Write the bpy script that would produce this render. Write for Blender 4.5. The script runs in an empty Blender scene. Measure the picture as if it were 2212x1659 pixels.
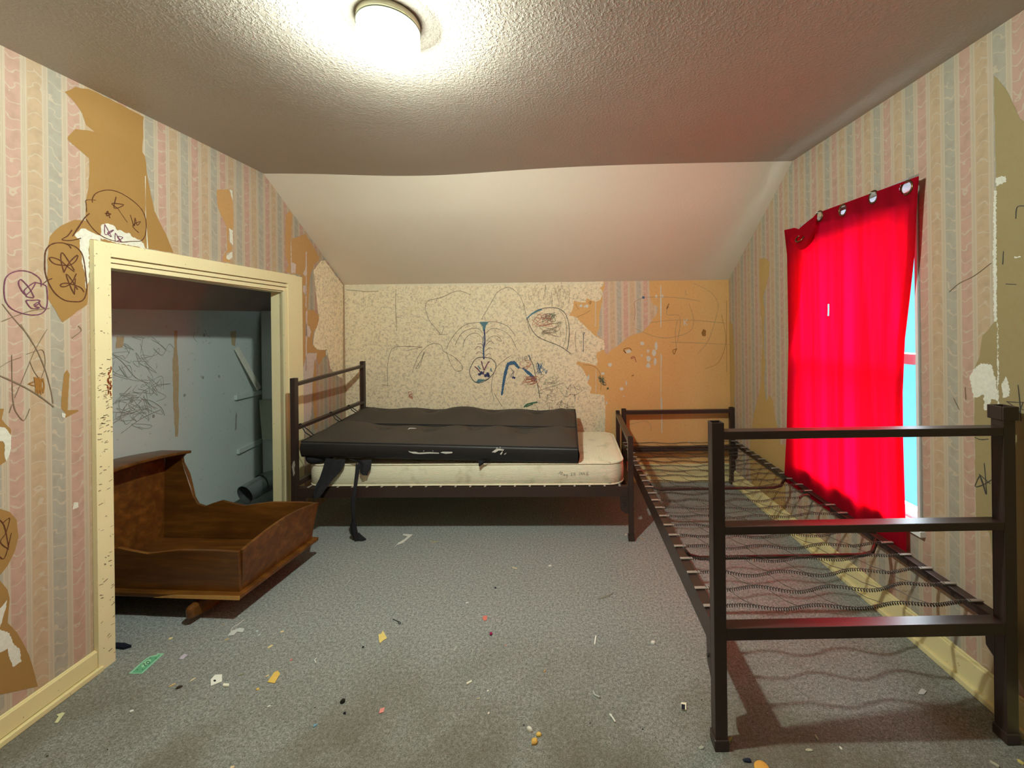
import bpy, bmesh, math, random
from mathutils import Vector, Matrix

random.seed(7)
SC = bpy.context.scene
COL = SC.collection

# ------------------------------------------------------------------ camera
W, HH = 2212, 1659
F, CX, CY, ROLL, H = 870.0, 1235.0, 714.0, 0.012, 1.30
CR, SR = math.cos(ROLL), math.sin(ROLL)
cam = bpy.data.cameras.new('camera')
cam.sensor_width = 36.0
cam.lens = F / W * 36.0
cam.shift_x = (W / 2 - CX) / W
cam.shift_y = (CY - HH / 2) / W
cam.clip_start = 0.02
cam_o = bpy.data.objects.new('camera', cam)
cam_o.matrix_world = Matrix(((CR, SR, 0, 0), (0, 0, -1, 0), (-SR, CR, 0, H), (0, 0, 0, 1)))
COL.objects.link(cam_o)
SC.camera = cam_o

# ------------------------------------------------------------------ sky + exposure
SC.view_settings.view_transform = 'Standard'
SC.view_settings.look = 'None'
SC.view_settings.exposure = 1.68
SC.view_settings.gamma = 1.0
LAMP_GLOW, BULB_POWER = 11.0, 74.0
LAMP_COLOUR = (0.89, 1.0, 0.90, 1)
SKY_HIGH, SKY_LOW = 12.5, 0.50

world = bpy.data.worlds.new('sky')
SC.world = world
world.use_nodes = True
wn = world.node_tree
wn.nodes.clear()
_tc = wn.nodes.new('ShaderNodeTexCoord')
_sx = wn.nodes.new('ShaderNodeSeparateXYZ')
_rp = wn.nodes.new('ShaderNodeValToRGB')
_bg = wn.nodes.new('ShaderNodeBackground')
_wo = wn.nodes.new('ShaderNodeOutputWorld')
wn.links.new(_tc.outputs['Generated'], _sx.inputs[0])
wn.links.new(_sx.outputs['Z'], _rp.inputs[0])
_rp.color_ramp.elements[0].position = 0.16
_rp.color_ramp.elements[0].color = (0.16 * SKY_LOW, 0.72 * SKY_LOW, 1.0 * SKY_LOW, 1)
_rp.color_ramp.elements[1].position = 0.40
_rp.color_ramp.elements[1].color = (0.80 * SKY_HIGH, 0.92 * SKY_HIGH, 1.0 * SKY_HIGH, 1)
wn.links.new(_rp.outputs[0], _bg.inputs[0])
wn.links.new(_bg.outputs[0], _wo.inputs[0])

# portal in the window so the daylight is sampled well
pl = bpy.data.lights.new('window_portal', 'AREA')
pl.shape = 'RECTANGLE'
pl.size, pl.size_y = 0.86, 1.42
pl.cycles.is_portal = True
po = bpy.data.objects.new('window_portal', pl)
po.location = (1.56, 2.03, 1.15)
po.rotation_euler = (math.radians(90), 0, math.radians(90))
COL.objects.link(po)


# ------------------------------------------------------------------ geometry helpers
def ray(px, py):
    a, b = (px - CX) / F, -(py - CY) / F
    return Vector((a * CR + b * SR, 1.0, -a * SR + b * CR))


def at(px, py, Y):
    return Vector((0, 0, H)) + ray(px, py) * Y


def on_floor(px, py, z=0.0):
    r = ray(px, py)
    return Vector((0, 0, H)) + r * ((z - H) / r.z)


class Wall:
    """A vertical wall whose plan runs along Y (axis 'Y': x = x0 + k*(y-y0)) or along X (axis 'X': y const)."""

    def __init__(s, axis, a, k=0.0, y0=0.0, side=1, phase=0.0, flip=1):
        s.axis, s.a, s.k, s.y0, s.side, s.phase, s.flip = axis, a, k, y0, side, phase, flip
        n = Vector((1, -k, 0)) if axis == 'Y' else Vector((0, -1, 0))
        s.n = n.normalized() * side

    def x(s, y):
        return s.a + s.k * (y - s.y0)

    def px(s, px, py):
        r = ray(px, py)
        if s.axis == 'Y':
            t = (s.a - s.k * s.y0) / (r.x - s.k)
            return (t, H + r.z * t)
        return (r.x * s.a, H + r.z * s.a)

    def pt(s, u, z, off=0.0):
        p = Vector((s.x(u), u, z)) if s.axis == 'Y' else Vector((u, s.a, z))
        return p + s.n * off

    def uv(s, u, z):
        return (s.flip * (u - s.phase), z)


WL = Wall('Y', -1.855, -0.045, 1.5, 1, phase=1.319)
WR = Wall('Y', 1.425, -0.035, 1.3, -1, phase=1.464, flip=-1)
WB = Wall('X', 3.45, side=1, phase=0.276)
WC = Wall('Y', -2.622, -0.12, 3.036, 1)       # closet's long wall


def crop(ox, oy, s, pts):
    return [(ox + p[0] / s, oy + p[1] / s) for p in pts]


A = lambda p: crop(0, 0, 2.37, p)
Bc = lambda p: crop(0, 380, 4.879, p)
Cc = lambda p: crop(0, 700, 5.53, p)
Dc = lambda p: crop(0, 1000, 2.517, p)
Ec = lambda p: crop(440, 380, 4.608, p)
Fc = lambda p: crop(600, 560, 4.148, p)
Gc = lambda p: crop(1200, 580, 5.53, p)
Hc = lambda p: crop(1200, 580, 4.022, p)
Ic = lambda p: crop(700, 580, 3.568, p)
Jc = lambda p: crop(1580, 560, 4.148, p)
Kc = lambda p: crop(2010, 380, 3.19, p)
Lc = lambda p: crop(2080, 860, 3.318, p)
Mc = lambda p: crop(1950, 0, 3.317, p)
Nc = lambda p: crop(220, 560, 4.148, p)
Oc = lambda p: crop(1020, 860, 5.82, p)
Qc = lambda p: crop(640, 860, 6.91, p)
Rc = lambda p: crop(600, 960, 7.21, p)


class MB:
    def __init__(s):
        s.v, s.f, s.m, s.uv, s.sm = [], [], [], [], []

    def face(s, pts, mi=0, uvs=None, smooth=False):
        b = len(s.v)
        s.v += [Vector(p) for p in pts]
        s.f.append(list(range(b, b + len(pts))))
        s.m.append(mi)
        s.uv.append(uvs)
        s.sm.append(smooth)

    def grid(s, P, mi=0, closed_u=False, smooth=True, uv=None, skip=None):
        """P[i][j] points"""
        b = len(s.v)
        n, m = len(P), len(P[0])
        for r in P:
            s.v += [Vector(p) for p in r]
        for i in range(n - 1):
            for j in range(m if closed_u else m - 1):
                if skip and skip(i, j):
                    continue
                j2 = (j + 1) % m
                s.f.append([b + i * m + j, b + i * m + j2, b + (i + 1) * m + j2, b + (i + 1) * m + j])
                s.m.append(mi)
                s.sm.append(smooth)
                s.uv.append([uv(i, j), uv(i, j + 1), uv(i + 1, j + 1), uv(i + 1, j)] if uv else None)

    def box(s, lo, hi, mi=0):
        x0, y0, z0 = lo
        x1, y1, z1 = hi
        c = [Vector(p) for p in ((x0, y0, z0), (x1, y0, z0), (x1, y1, z0), (x0, y1, z0),
                                 (x0, y0, z1), (x1, y0, z1), (x1, y1, z1), (x0, y1, z1))]
        s.hexa(c, mi)

    def hexa(s, c, mi=0):
        b = len(s.v)
        s.v += [Vector(p) for p in c]
        for q in ((3, 2, 1, 0), (4, 5, 6, 7), (0, 1, 5, 4), (1, 2, 6, 5), (2, 3, 7, 6), (3, 0, 4, 7)):
            s.f.append([b + k for k in q])
            s.m.append(mi)
            s.uv.append(None)
            s.sm.append(False)

    def bar(s, p0, p1, w, h, up=(0, 0, 1), mi=0):
        """rectangular bar, w across, h along up"""
        p0, p1 = Vector(p0), Vector(p1)
        d = (p1 - p0).normalized()
        up = Vector(up)
        sd = d.cross(up).normalized() * (w / 2)
        u = sd.cross(d).normalized() * (h / 2)
        s.hexa([p0 - sd - u, p0 + sd - u, p1 + sd - u, p1 - sd - u, p0 - sd + u, p0 + sd + u, p1 + sd + u, p1 - sd + u], mi)

    def tube(s, pts, r, n=6, mi=0, caps=True, smooth=True):
        pts = [Vector(p) for p in pts]
        rings = []
        up = Vector((0, 0, 1))
        prev = None
        for i, p in enumerate(pts):
            d = (pts[min(i + 1, len(pts) - 1)] - pts[max(i - 1, 0)])
            if d.length < 1e-9:
                d = Vector((1, 0, 0))
            d.normalize()
            if prev is None:
                a = d.cross(up)
                if a.length < 1e-3:
                    a = d.cross(Vector((1, 0, 0)))
            else:
                a = prev - d * prev.dot(d)
            a.normalize()
            prev = a
            c = d.cross(a)
            rr = r[i] if isinstance(r, (list, tuple)) else r
            rings.append([p + (a * math.cos(t) + c * math.sin(t)) * rr for t in [2 * math.pi * k / n for k in range(n)]])
        s.grid(rings, mi, closed_u=True, smooth=smooth)
        if caps:
            s.face(rings[0][::-1], mi)
            s.face(rings[-1], mi)

    def lathe(s, prof, c, n=48, mi=0, smooth=True):
        c = Vector(c)
        s.grid([[c + Vector((r * math.cos(2 * math.pi * k / n), r * math.sin(2 * math.pi * k / n), z)) for k in range(n)] for r, z in prof], mi, True, smooth)

    def prism(s, poly, d, mi=0):
        poly = [Vector(p) for p in poly]
        d = Vector(d)
        top = [p + d for p in poly]
        s.face(poly[::-1], mi)
        s.face(top, mi)
        for i in range(len(poly)):
            j = (i + 1) % len(poly)
            s.face([poly[i], poly[j], top[j], top[i]], mi)

    def build(s, name, mats, parent=None, bevel=0.0, weld=True, origin=None):
        me = bpy.data.meshes.new(name)
        o0 = Vector((0, 0, 0)) if origin is None else Vector(origin)
        p = parent
        while p is not None:
            o0 = o0 + Vector(p.location)
            p = p.parent
        me.from_pydata([tuple(v - o0) for v in s.v], [], s.f)
        if not isinstance(mats, (list, tuple)):
            mats = [mats]
        for m in mats:
            me.materials.append(m)
        me.polygons.foreach_set('material_index', s.m)
        me.polygons.foreach_set('use_smooth', s.sm)
        if any(u for u in s.uv):
            lay = me.uv_layers.new(name='UVMap')
            for pl_, u in zip(me.polygons, s.uv):
                if u:
                    for li, q in zip(pl_.loop_indices, u):
                        lay.data[li].uv = q
        if weld:
            bm = bmesh.new()
            bm.from_mesh(me)
            bmesh.ops.remove_doubles(bm, verts=bm.verts, dist=2e-5)
            bmesh.ops.recalc_face_normals(bm, faces=bm.faces)
            bm.to_mesh(me)
            bm.free()
        me.update()
        o = bpy.data.objects.new(name, me)
        COL.objects.link(o)
        if parent is not None:
            o.parent = parent
        if origin is not None:
            o.location = origin
        if bevel:
            md = o.modifiers.new('edge', 'BEVEL')
            md.width = bevel
            md.segments = 2
            md.limit_method = 'ANGLE'
        return o


def tag(o, label=None, cat=None, group=None, kind=None):
    if label:
        o['label'] = label
    if cat:
        o['category'] = cat
    if group:
        o['group'] = group
    if kind:
        o['kind'] = kind
    return o


def thing(name, loc, label, cat, group=None, kind=None):
    o = bpy.data.objects.new(name, None)
    o.empty_display_size = 0.1
    o.location = loc
    COL.objects.link(o)
    return tag(o, label, cat, group, kind)


def struct(o, label, cat):
    return tag(o, label, cat, kind='structure')


def smooth_line(pts, n=5):
    pts = [Vector((p[0], p[1])) for p in pts]
    if len(pts) < 3:
        return pts
    out = []
    P = [pts[0]] + pts + [pts[-1]]
    for i in range(1, len(P) - 2):
        a, b, c, d = P[i - 1], P[i], P[i + 1], P[i + 2]
        for k in range(n):
            t = k / n
            out.append(0.5 * ((2 * b) + (c - a) * t + (2 * a - 5 * b + 4 * c - d) * t * t + (3 * b - a - 3 * c + d) * t ** 3))
    out.append(pts[-1])
    return out


def jag(pts, step, amp):
    out = []
    n = len(pts)
    for i in range(n):
        a, b = Vector(pts[i]), Vector(pts[(i + 1) % n])
        d = b - a
        k = max(1, int(d.length / step))
        nrm = Vector((-d.y, d.x)).normalized() if d.length > 1e-6 else Vector((0, 0))
        for j in range(k):
            out.append(a + d * (j / k) + nrm * (random.uniform(-amp, amp) if j else random.uniform(-amp, amp) * 0.3))
    return out


def patch(mb, wall, px_pts, mi, off, step=0.012, amp=0.0022):
    q = [Vector(wall.px(*p)) for p in px_pts]
    q = jag(q, step, amp) if amp else q
    mb.face([wall.pt(u, z, off) for u, z in q], mi, [wall.uv(u, z) for u, z in q])


def dot(mb, wall, cpx, rx, ry, mi, off, n=10):
    cu, cz = wall.px(*cpx)
    q = [(cu + rx * math.cos(2 * math.pi * k / n) * random.uniform(.75, 1.15), cz + ry * math.sin(2 * math.pi * k / n) * random.uniform(.75, 1.15)) for k in range(n)]
    mb.face([wall.pt(u, z, off) for u, z in q], mi, [wall.uv(u, z) for u, z in q])


INK = [0]


def stroke(mb, wall, px_pts, w, mi, off=0.0016, smooth=True):
    """a pen line lying on the wall"""
    INK[0] += 1
    off = off + (INK[0] % 40) * 2e-6
    q = [Vector(wall.px(*p)) for p in px_pts]
    q = smooth_line(q) if smooth else q
    L, R = [], []
    for i, p in enumerate(q):
        d = q[min(i + 1, len(q) - 1)] - q[max(i - 1, 0)]
        if d.length < 1e-8:
            d = Vector((1, 0))
        nrm = Vector((-d.y, d.x)).normalized() * (w / 2) * (0.8 + 0.4 * random.random())
        L.append(wall.pt(p.x + nrm.x, p.y + nrm.y, off))
        R.append(wall.pt(p.x - nrm.x, p.y - nrm.y, off))
    mb.grid([L, R], mi, smooth=False)


def scribble(mb, wall, c, rx, ry, n, w, mi, off=0.0016):
    pts = [(c[0] + random.uniform(-rx, rx), c[1] + random.uniform(-ry, ry)) for _ in range(n)]
    stroke(mb, wall, pts, w, mi, off)


# ------------------------------------------------------------------ materials
def lin(r, g, b):
    f = lambda c: (c / 255 / 12.92) if c / 255 <= 0.04045 else ((c / 255 + 0.055) / 1.055) ** 2.4
    return (f(r), f(g), f(b), 1)


class NT:
    def __init__(s, name):
        s.mat = bpy.data.materials.new(name)
        s.mat.use_nodes = True
        s.t = s.mat.node_tree
        s.b = s.t.nodes['Principled BSDF']
        s.out = s.t.nodes['Material Output']

    def n(s, kind, **kw):
        nd = s.t.nodes.new(kind)
        for k, v in kw.items():
            setattr(nd, k, v)
        return nd

    def put(s, sock, v):
        if isinstance(v, bpy.types.NodeSocket):
            s.t.links.new(v, sock)
        else:
            sock.default_value = v

    def m(s, op, a, b=0.0, c=0.0):
        nd = s.n('ShaderNodeMath', operation=op)
        s.put(nd.inputs[0], a)
        s.put(nd.inputs[1], b)
        s.put(nd.inputs[2], c)
        return nd.outputs[0]

    def mix(s, f, a, b, mode='MIX'):
        nd = s.n('ShaderNodeMix', data_type='RGBA', blend_type=mode)
        s.put(nd.inputs[0], f)
        s.put(nd.inputs[6], a)
        s.put(nd.inputs[7], b)
        return nd.outputs[2]

    def ramp(s, f, stops, interp='LINEAR'):
        nd = s.n('ShaderNodeValToRGB')
        cr = nd.color_ramp
        cr.interpolation = interp
        while len(cr.elements) < len(stops):
            cr.elements.new(0.5)
        for e, (p, c) in zip(cr.elements, stops):
            e.position = p
            e.color = c if len(c) == 4 else (*c, 1)
        s.put(nd.inputs[0], f)
        return nd.outputs[0]

    def noise(s, vec, scale, detail=3.0, rough=0.55, dist=0.0, col=False):
        nd = s.n('ShaderNodeTexNoise')
        if vec is not None:
            s.put(nd.inputs['Vector'], vec)
        nd.inputs['Scale'].default_value = scale
        nd.inputs['Detail'].default_value = detail
        nd.inputs['Roughness'].default_value = rough
        nd.inputs['Distortion'].default_value = dist
        return nd.outputs[1 if col else 0]

    def obj(s):
        return s.n('ShaderNodeTexCoord').outputs['Object']

    def uvw(s):
        return s.n('ShaderNodeTexCoord').outputs['UV']

    def sep(s, v):
        nd = s.n('ShaderNodeSeparateXYZ')
        s.put(nd.inputs[0], v)
        return nd.outputs

    def scale(s, v, sc):
        nd = s.n('ShaderNodeMapping')
        s.put(nd.inputs[0], v)
        nd.inputs['Scale'].default_value = sc
        return nd.outputs[0]

    def bump(s, h, strength=0.3, dist=0.01):
        nd = s.n('ShaderNodeBump')
        nd.inputs['Strength'].default_value = strength
        nd.inputs['Distance'].default_value = dist
        s.put(nd.inputs['Height'], h)
        s.put(s.b.inputs['Normal'], nd.outputs[0])

    def col(s, c, rough=0.6, spec=None, metal=0.0):
        s.put(s.b.inputs['Base Color'], c)
        s.put(s.b.inputs['Roughness'], rough)
        s.b.inputs['Metallic'].default_value = metal
        if spec is not None:
            s.b.inputs['Specular IOR Level'].default_value = spec
        return s.mat


def grey(v):
    return (v, v, v, 1)


def plain(name, c, rough=0.6, spec=None, metal=0.0, var=0.12, sc=30.0):
    t = NT(name)
    f = t.noise(t.obj(), sc, 3)
    c2 = tuple(x * (1 - 2 * var) for x in c[:3]) + (1,)
    return t.col(t.mix(f, c2, tuple(min(1, x * (1 + var)) for x in c[:3]) + (1,)), rough, spec, metal)


def mat_wallpaper(name='striped_wallpaper', gain=1.0):
    t = NT(name)
    uv = t.uvw()
    u, v, _ = t.sep(uv)
    p = t.m('FRACT', t.m('MULTIPLY', t.m('ADD', u, 17.0), 1 / 0.17))
    # 17/0.17 = 100 exactly, so phase is kept
    g_ = lambda *c: lin(*[min(255, v * gain) for v in c])
    pink, beige, blue = g_(185, 149, 135), g_(184, 159, 130), g_(162, 159, 147)
    cream, dk = g_(188, 174, 154), g_(165, 151, 130)
    st = []

    def gap(a, b):
        w = (b - a)
        st.append((a, cream))
        st.append((a + w * .30, cream))
        st.append((a + w * .38, dk))
        st.append((a + w * .46, cream))
        st.append((a + w * .56, cream))
        st.append((a + w * .64, dk))
        st.append((a + w * .72, cream))
        st.append((b, cream))
    st.append((0.0, pink)); st.append((0.215, pink)); gap(0.225, 0.315)
    st.append((0.325, beige)); st.append((0.555, beige)); gap(0.565, 0.655)
    st.append((0.665, blue)); st.append((0.885, blue)); gap(0.895, 0.99)
    base = t.ramp(p, st)
    s3 = t.m('MULTIPLY', p, 3.0)
    k = t.m('FLOOR', s3)
    loc = t.m('FRACT', s3)
    nz = t.noise(t.scale(uv, (14, 22, 1)), 1.0, 2)
    inside = t.m('LESS_THAN', loc, 0.70)
    # darker mottling within each band
    mot = t.noise(t.scale(uv, (30, 22, 1)), 1.0, 3)
    motm = t.m('MULTIPLY', t.m('MULTIPLY', t.m('SMOOTH_MIN', t.m('MAXIMUM', t.m('MULTIPLY_ADD', mot, 3.2, -1.45), 0.0), 1.0, 0.1), 0.30), inside)
    c1 = t.mix(motm, base, g_(122, 102, 84), 'MIX')
    # wavy cross lines
    wav = t.m('SINE', t.m('MULTIPLY_ADD', loc, 6.8, t.m('MULTIPLY', k, 2.1)))
    vv = t.m('MULTIPLY_ADD', v, 1 / 0.050, t.m('MULTIPLY', wav, 0.16))
    vv = t.m('ADD', vv, t.m('MULTIPLY_ADD', nz, 1.5, t.m('MULTIPLY', k, 0.37)))
    dd = t.m('ABSOLUTE', t.m('SUBTRACT', t.m('FRACT', vv), 0.5))
    ln = t.m('MULTIPLY', t.m('LESS_THAN', dd, 0.05), t.m('LESS_THAN', loc, 0.82))
    ln = t.m('MULTIPLY', ln, 0.85)
    c2 = t.mix(ln, c1, cream)
    big = t.noise(t.obj(), 1.6, 3)
    c3 = t.mix(t.m('MULTIPLY', big, 0.35), c2, g_(178, 158, 130), 'MIX')
    t.bump(t.noise(t.obj(), 260, 2), 0.12, 0.002)
    return t.col(c3, 0.75, 0.2)


def mat_floral():
    t = NT('floral_lining_paper')
    o = t.obj()
    f = t.noise(o, 42, 4, 0.65, 0.9)
    g = t.noise(o, 110, 2, 0.6)
    mask = t.m('MULTIPLY', t.ramp(f, [(0.46, grey(0)), (0.60, grey(1))]), t.ramp(g, [(0.35, grey(0.25)), (0.6, grey(1))]))
    big = t.noise(o, 2.2, 3)
    base = t.mix(big, lin(242, 226, 190), lin(248, 236, 206))
    c = t.mix(t.m('MULTIPLY', mask, 0.62), base, lin(164, 148, 120))
    ye = t.ramp(t.noise(o, 5.5, 3), [(0.58, grey(0)), (0.8, grey(0.2))])
    c = t.mix(ye, c, lin(206, 168, 104))
    return t.col(c, 0.8, 0.15)


def mat_backing(name, c1, c2):
    t = NT(name)
    o = t.obj()
    f = t.noise(o, 3.0, 4)
    g = t.noise(o, 60, 3)
    c = t.mix(f, c1, c2)
    c = t.mix(t.m('MULTIPLY', t.m('MAXIMUM', t.m('MULTIPLY_ADD', g, 2.0, -1.0), 0.0), 0.35), c, lin(150, 104, 52))
    return t.col(c, 0.7, 0.25)


def mat_carpet():
    t = NT('grey_loop_carpet')
    o = t.obj()
    f = t.noise(o, 260, 3, 0.75)
    g = t.noise(o, 90, 3, 0.7)
    h = t.m('ADD', t.m('MULTIPLY', f, 0.62), t.m('MULTIPLY', g, 0.38))
    c = t.ramp(h, [(0.34, lin(72, 74, 73)), (0.48, lin(138, 141, 138)), (0.60, lin(184, 187, 182)), (0.70, lin(224, 225, 218))])
    st = t.noise(o, 2.4, 4, 0.6, 0.4)
    x, y, z = t.sep(o)
    near = t.ramp(t.m('MULTIPLY', y, 0.25), [(0.30, grey(1)), (0.45, grey(0.0))])
    sm = t.m('MULTIPLY', t.ramp(st, [(0.42, grey(0.45)), (0.62, grey(1))]), near)
    c = t.mix(t.m('MULTIPLY', sm, 0.78), c, lin(94, 84, 58))
    t.bump(h, 0.6, 0.006)
    return t.col(c, 0.95, 0.1)


def mat_ceiling(name, tex):
    t = NT(name)
    o = t.obj()
    f = t.noise(o, 95, 3, 0.6)
    g = t.noise(o, 7, 3)
    hgt = t.m('MULTIPLY', t.ramp(f, [(0.47, grey(0)), (0.62, grey(1))]), t.ramp(t.noise(o, 3.0, 3), [(0.35, grey(0.15)), (0.6, grey(1))]))
    hh = t.m('ADD', t.m('MULTIPLY', hgt, tex), t.m('MULTIPLY', g, 0.6))
    t.bump(hh, 0.30, 0.010)
    c = t.mix(t.noise(o, 2.0, 4), lin(168, 158, 146), lin(182, 172, 160)) if tex > .5 else t.mix(t.noise(o, 2.0, 4), lin(226, 214, 194), lin(234, 224, 206))
    return t.col(c, 0.42 if tex > 0.5 else 0.5, 0.35)


def mat_wood():
    t = NT('stained_pine')
    o = t.obj()
    g = t.noise(t.scale(o, (1.6, 16, 16)), 1.6, 4, 0.6, 0.35)
    k = t.noise(t.scale(o, (3, 6, 6)), 1.2, 3)
    c = t.ramp(g, [(0.30, lin(82, 48, 18)), (0.50, lin(106, 64, 22)), (0.68, lin(130, 82, 30))])
    c = t.mix(t.ramp(k, [(0.5, grey(0)), (0.72, grey(0.6))]), c, lin(74, 38, 12))
    t.bump(g, 0.1, 0.003)
    return t.col(c, 0.36, 0.45)


def mat_trim(name, c1, c2):
    t = NT(name)
    o = t.obj()
    f = t.noise(o, 6, 4)
    sp = t.noise(t.scale(o, (160, 160, 60)), 1.0, 2)
    c = t.mix(f, c1, c2)
    c = t.mix(t.ramp(sp, [(0.70, grey(0)), (0.76, grey(0.65))]), c, lin(96, 74, 44))
    return t.col(c, 0.45, 0.4)


def mat_closet():
    t = NT('blue_grey_plaster')
    o = t.obj()
    f = t.noise(o, 3.0, 4)
    c = t.mix(f, lin(196, 208, 206), lin(214, 222, 218))
    sp = t.noise(o, 26, 3, 0.7)
    c = t.mix(t.ramp(sp, [(0.64, grey(0)), (0.74, grey(0.4))]), c, lin(96, 96, 88))
    t.bump(t.noise(o, 18, 3), 0.2, 0.004)
    return t.col(c, 0.6, 0.3)


def mat_mattress():
    t = NT('ivory_ribbed_ticking')
    o = t.obj()
    x, y, z = t.sep(o)
    s = t.m('SINE', t.m('MULTIPLY', t.m('ADD', z, t.m('MULTIPLY', y, 0.0)), 2 * math.pi / 0.0078))
    s2 = t.m('SINE', t.m('MULTIPLY', x, 2 * math.pi / 0.0085))
    nrm = t.n('ShaderNodeNewGeometry').outputs['Normal']
    nz = t.m('GREATER_THAN', t.sep(nrm)[2], 0.6)
    r = t.m('ADD', t.m('MULTIPLY', s, t.m('SUBTRACT', 1.0, nz)), t.m('MULTIPLY', s2, t.m('MULTIPLY', nz, 0.55)))
    f = t.noise(o, 4, 4)
    c = t.mix(f, lin(238, 230, 198), lin(250, 245, 220))
    c = t.mix(t.ramp(t.noise(o, 9, 4), [(0.55, grey(0)), (0.75, grey(0.5))]), c, lin(160, 146, 104))
    c = t.mix(t.m('MULTIPLY', t.m('MAXIMUM', t.m('MULTIPLY', r, -1.0), 0.0), 0.42), c, lin(136, 124, 92))
    t.bump(r, 0.4, 0.002)
    return t.col(c, 0.8, 0.2)


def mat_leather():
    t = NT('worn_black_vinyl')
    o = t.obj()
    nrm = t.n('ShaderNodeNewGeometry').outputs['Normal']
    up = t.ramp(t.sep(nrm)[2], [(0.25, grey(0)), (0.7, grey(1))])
    top_tone = t.m('MULTIPLY', up, t.ramp(t.noise(o, 5, 4), [(0.3, grey(0.55)), (0.7, grey(1))]))  # uneven browner, rougher tone on upward faces
    c = t.mix(top_tone, lin(34, 32, 33), lin(70, 62, 55))
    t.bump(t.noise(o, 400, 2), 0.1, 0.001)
    return t.col(c, t.m('MULTIPLY_ADD', top_tone, 0.35, 0.36), 0.4)


def mat_curtain():
    t = NT('red_curtain_cloth')
    o = t.obj()
    d = t.n('ShaderNodeBsdfDiffuse')
    tr = t.n('ShaderNodeBsdfTranslucent')
    wv = t.noise(t.scale(o, (40, 40, 900)), 1.0, 2)
    t.put(d.inputs[0], t.mix(wv, (0.30, 0.006, 0.018, 1), (0.36, 0.010, 0.026, 1)))
    st = t.noise(t.scale(o, (0.01, 11, 0.25)), 1.0, 2)  # upright tint streaks paint fold shading into the backlit cloth
    t.put(tr.inputs[0], t.mix(t.ramp(st, [(0.38, grey(0)), (0.62, grey(1))]), (0.78, 0.0003, 0.004, 1), (0.92, 0.0006, 0.018, 1)))
    mx = t.n('ShaderNodeMixShader')
    mx.inputs[0].default_value = 0.5
    t.t.links.new(d.outputs[0], mx.inputs[1])
    t.t.links.new(tr.outputs[0], mx.inputs[2])
    t.t.links.new(mx.outputs[0], t.out.inputs[0])
    return t.mat


def mat_glass():
    t = NT('window_glass')
    tr = t.n('ShaderNodeBsdfTransparent')
    tr.inputs[0].default_value = (0.95, 0.98, 0.98, 1)
    gl = t.n('ShaderNodeBsdfGlossy')
    gl.inputs['Roughness'].default_value = 0.02
    mx = t.n('ShaderNodeMixShader')
    mx.inputs[0].default_value = 0.06
    t.t.links.new(tr.outputs[0], mx.inputs[1])
    t.t.links.new(gl.outputs[0], mx.inputs[2])
    t.t.links.new(mx.outputs[0], t.out.inputs[0])
    return t.mat


def mat_lamp():
    """thin opal glass: glows, and lets the bulb inside light the room"""
    t = NT('lit_opal_glass')
    em = t.n('ShaderNodeEmission')
    em.inputs[0].default_value = LAMP_COLOUR
    em.inputs[1].default_value = LAMP_GLOW
    tr = t.n('ShaderNodeBsdfTransparent')
    tr.inputs[0].default_value = (1, 1, 1, 1)
    mx = t.n('ShaderNodeMixShader')
    mx.inputs[0].default_value = 0.5
    t.t.links.new(tr.outputs[0], mx.inputs[1])
    t.t.links.new(em.outputs[0], mx.inputs[2])
    t.t.links.new(mx.outputs[0], t.out.inputs[0])
    return t.mat


PAPER = mat_wallpaper()
PAPERB = mat_wallpaper('lightened_striped_wallpaper', 1.17)  # same paper, lightened to make up for weaker light on the back wall
FLORAL = mat_floral()
BACK = mat_backing('lightened_ochre_wall_backing', lin(220, 170, 108), lin(232, 188, 124))  # backing lightened to offset lamp falloff at the back wall
BACKF = mat_backing('lightened_orange_wall_backing', lin(186, 142, 92), lin(198, 156, 102))  # lighter copy for the dimly lit far end of the left wall
BACKL = mat_backing('darkened_tan_wall_backing', lin(154, 117, 65), lin(163, 126, 73))  # darker copy near the lamp, evening out its light in the colour
BACK2 = mat_backing('olive_wall_backing', lin(148, 132, 94), lin(160, 144, 104))
WHITEP = plain('white_paper_residue', lin(222, 220, 206), 0.85, 0.1, sc=90)
LILAC = plain('pale_paper_residue', lin(212, 194, 184), 0.85, 0.1, sc=60)
CARPET = mat_carpet()
CEIL = mat_ceiling('sprayed_ceiling_paint', 1.0)
SLOPE = mat_ceiling('smooth_ceiling_paint', 0.12)
WOOD = mat_wood()
WOOD2 = plain('bare_chipped_wood', lin(196, 146, 78), 0.55, sc=50)
TRIM = mat_trim('yellowed_trim_paint', lin(232, 218, 170), lin(242, 230, 186))
BASE = mat_trim('yellowed_baseboard_paint', lin(224, 210, 152), lin(236, 222, 172))
CLOSET = mat_closet()
CLOSETP = plain('closet_pink_paint', lin(196, 172, 162), 0.7, sc=5)
TICK = mat_mattress()
PIPING = plain('cream_piping', lin(236, 226, 196), 0.7)
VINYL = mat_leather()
RAG = plain('torn_black_cloth', lin(46, 46, 50), 0.85, 0.15, sc=40, var=0.25)
CORD = plain('black_cord', lin(28, 24, 24), 0.7)
METAL = plain('dark_brown_enamel', lin(58, 43, 38), 0.36, 0.5, var=0.1, sc=14)
SPRING = plain('dull_spring_steel', lin(88, 80, 74), 0.42, 0.5, 0.5, sc=60)
CLIP = plain('pale_steel_clip', lin(176, 166, 156), 0.4, 0.5, 0.3, sc=60)
CURT = mat_curtain()
CURT2 = plain('red_header_tape', (0.30, 0.008, 0.02, 1), .9, .1)
GLASS = mat_glass()
LAMPG = mat_lamp()
RIM = plain('pale_lamp_enamel', lin(214, 210, 180), 0.3)
DARKRIM = plain('lamp_rim_groove', lin(92, 92, 76), 0.4)
RING = plain('antique_brass_grommet', lin(120, 96, 66), 0.25, 0.5, 0.9)
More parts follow.
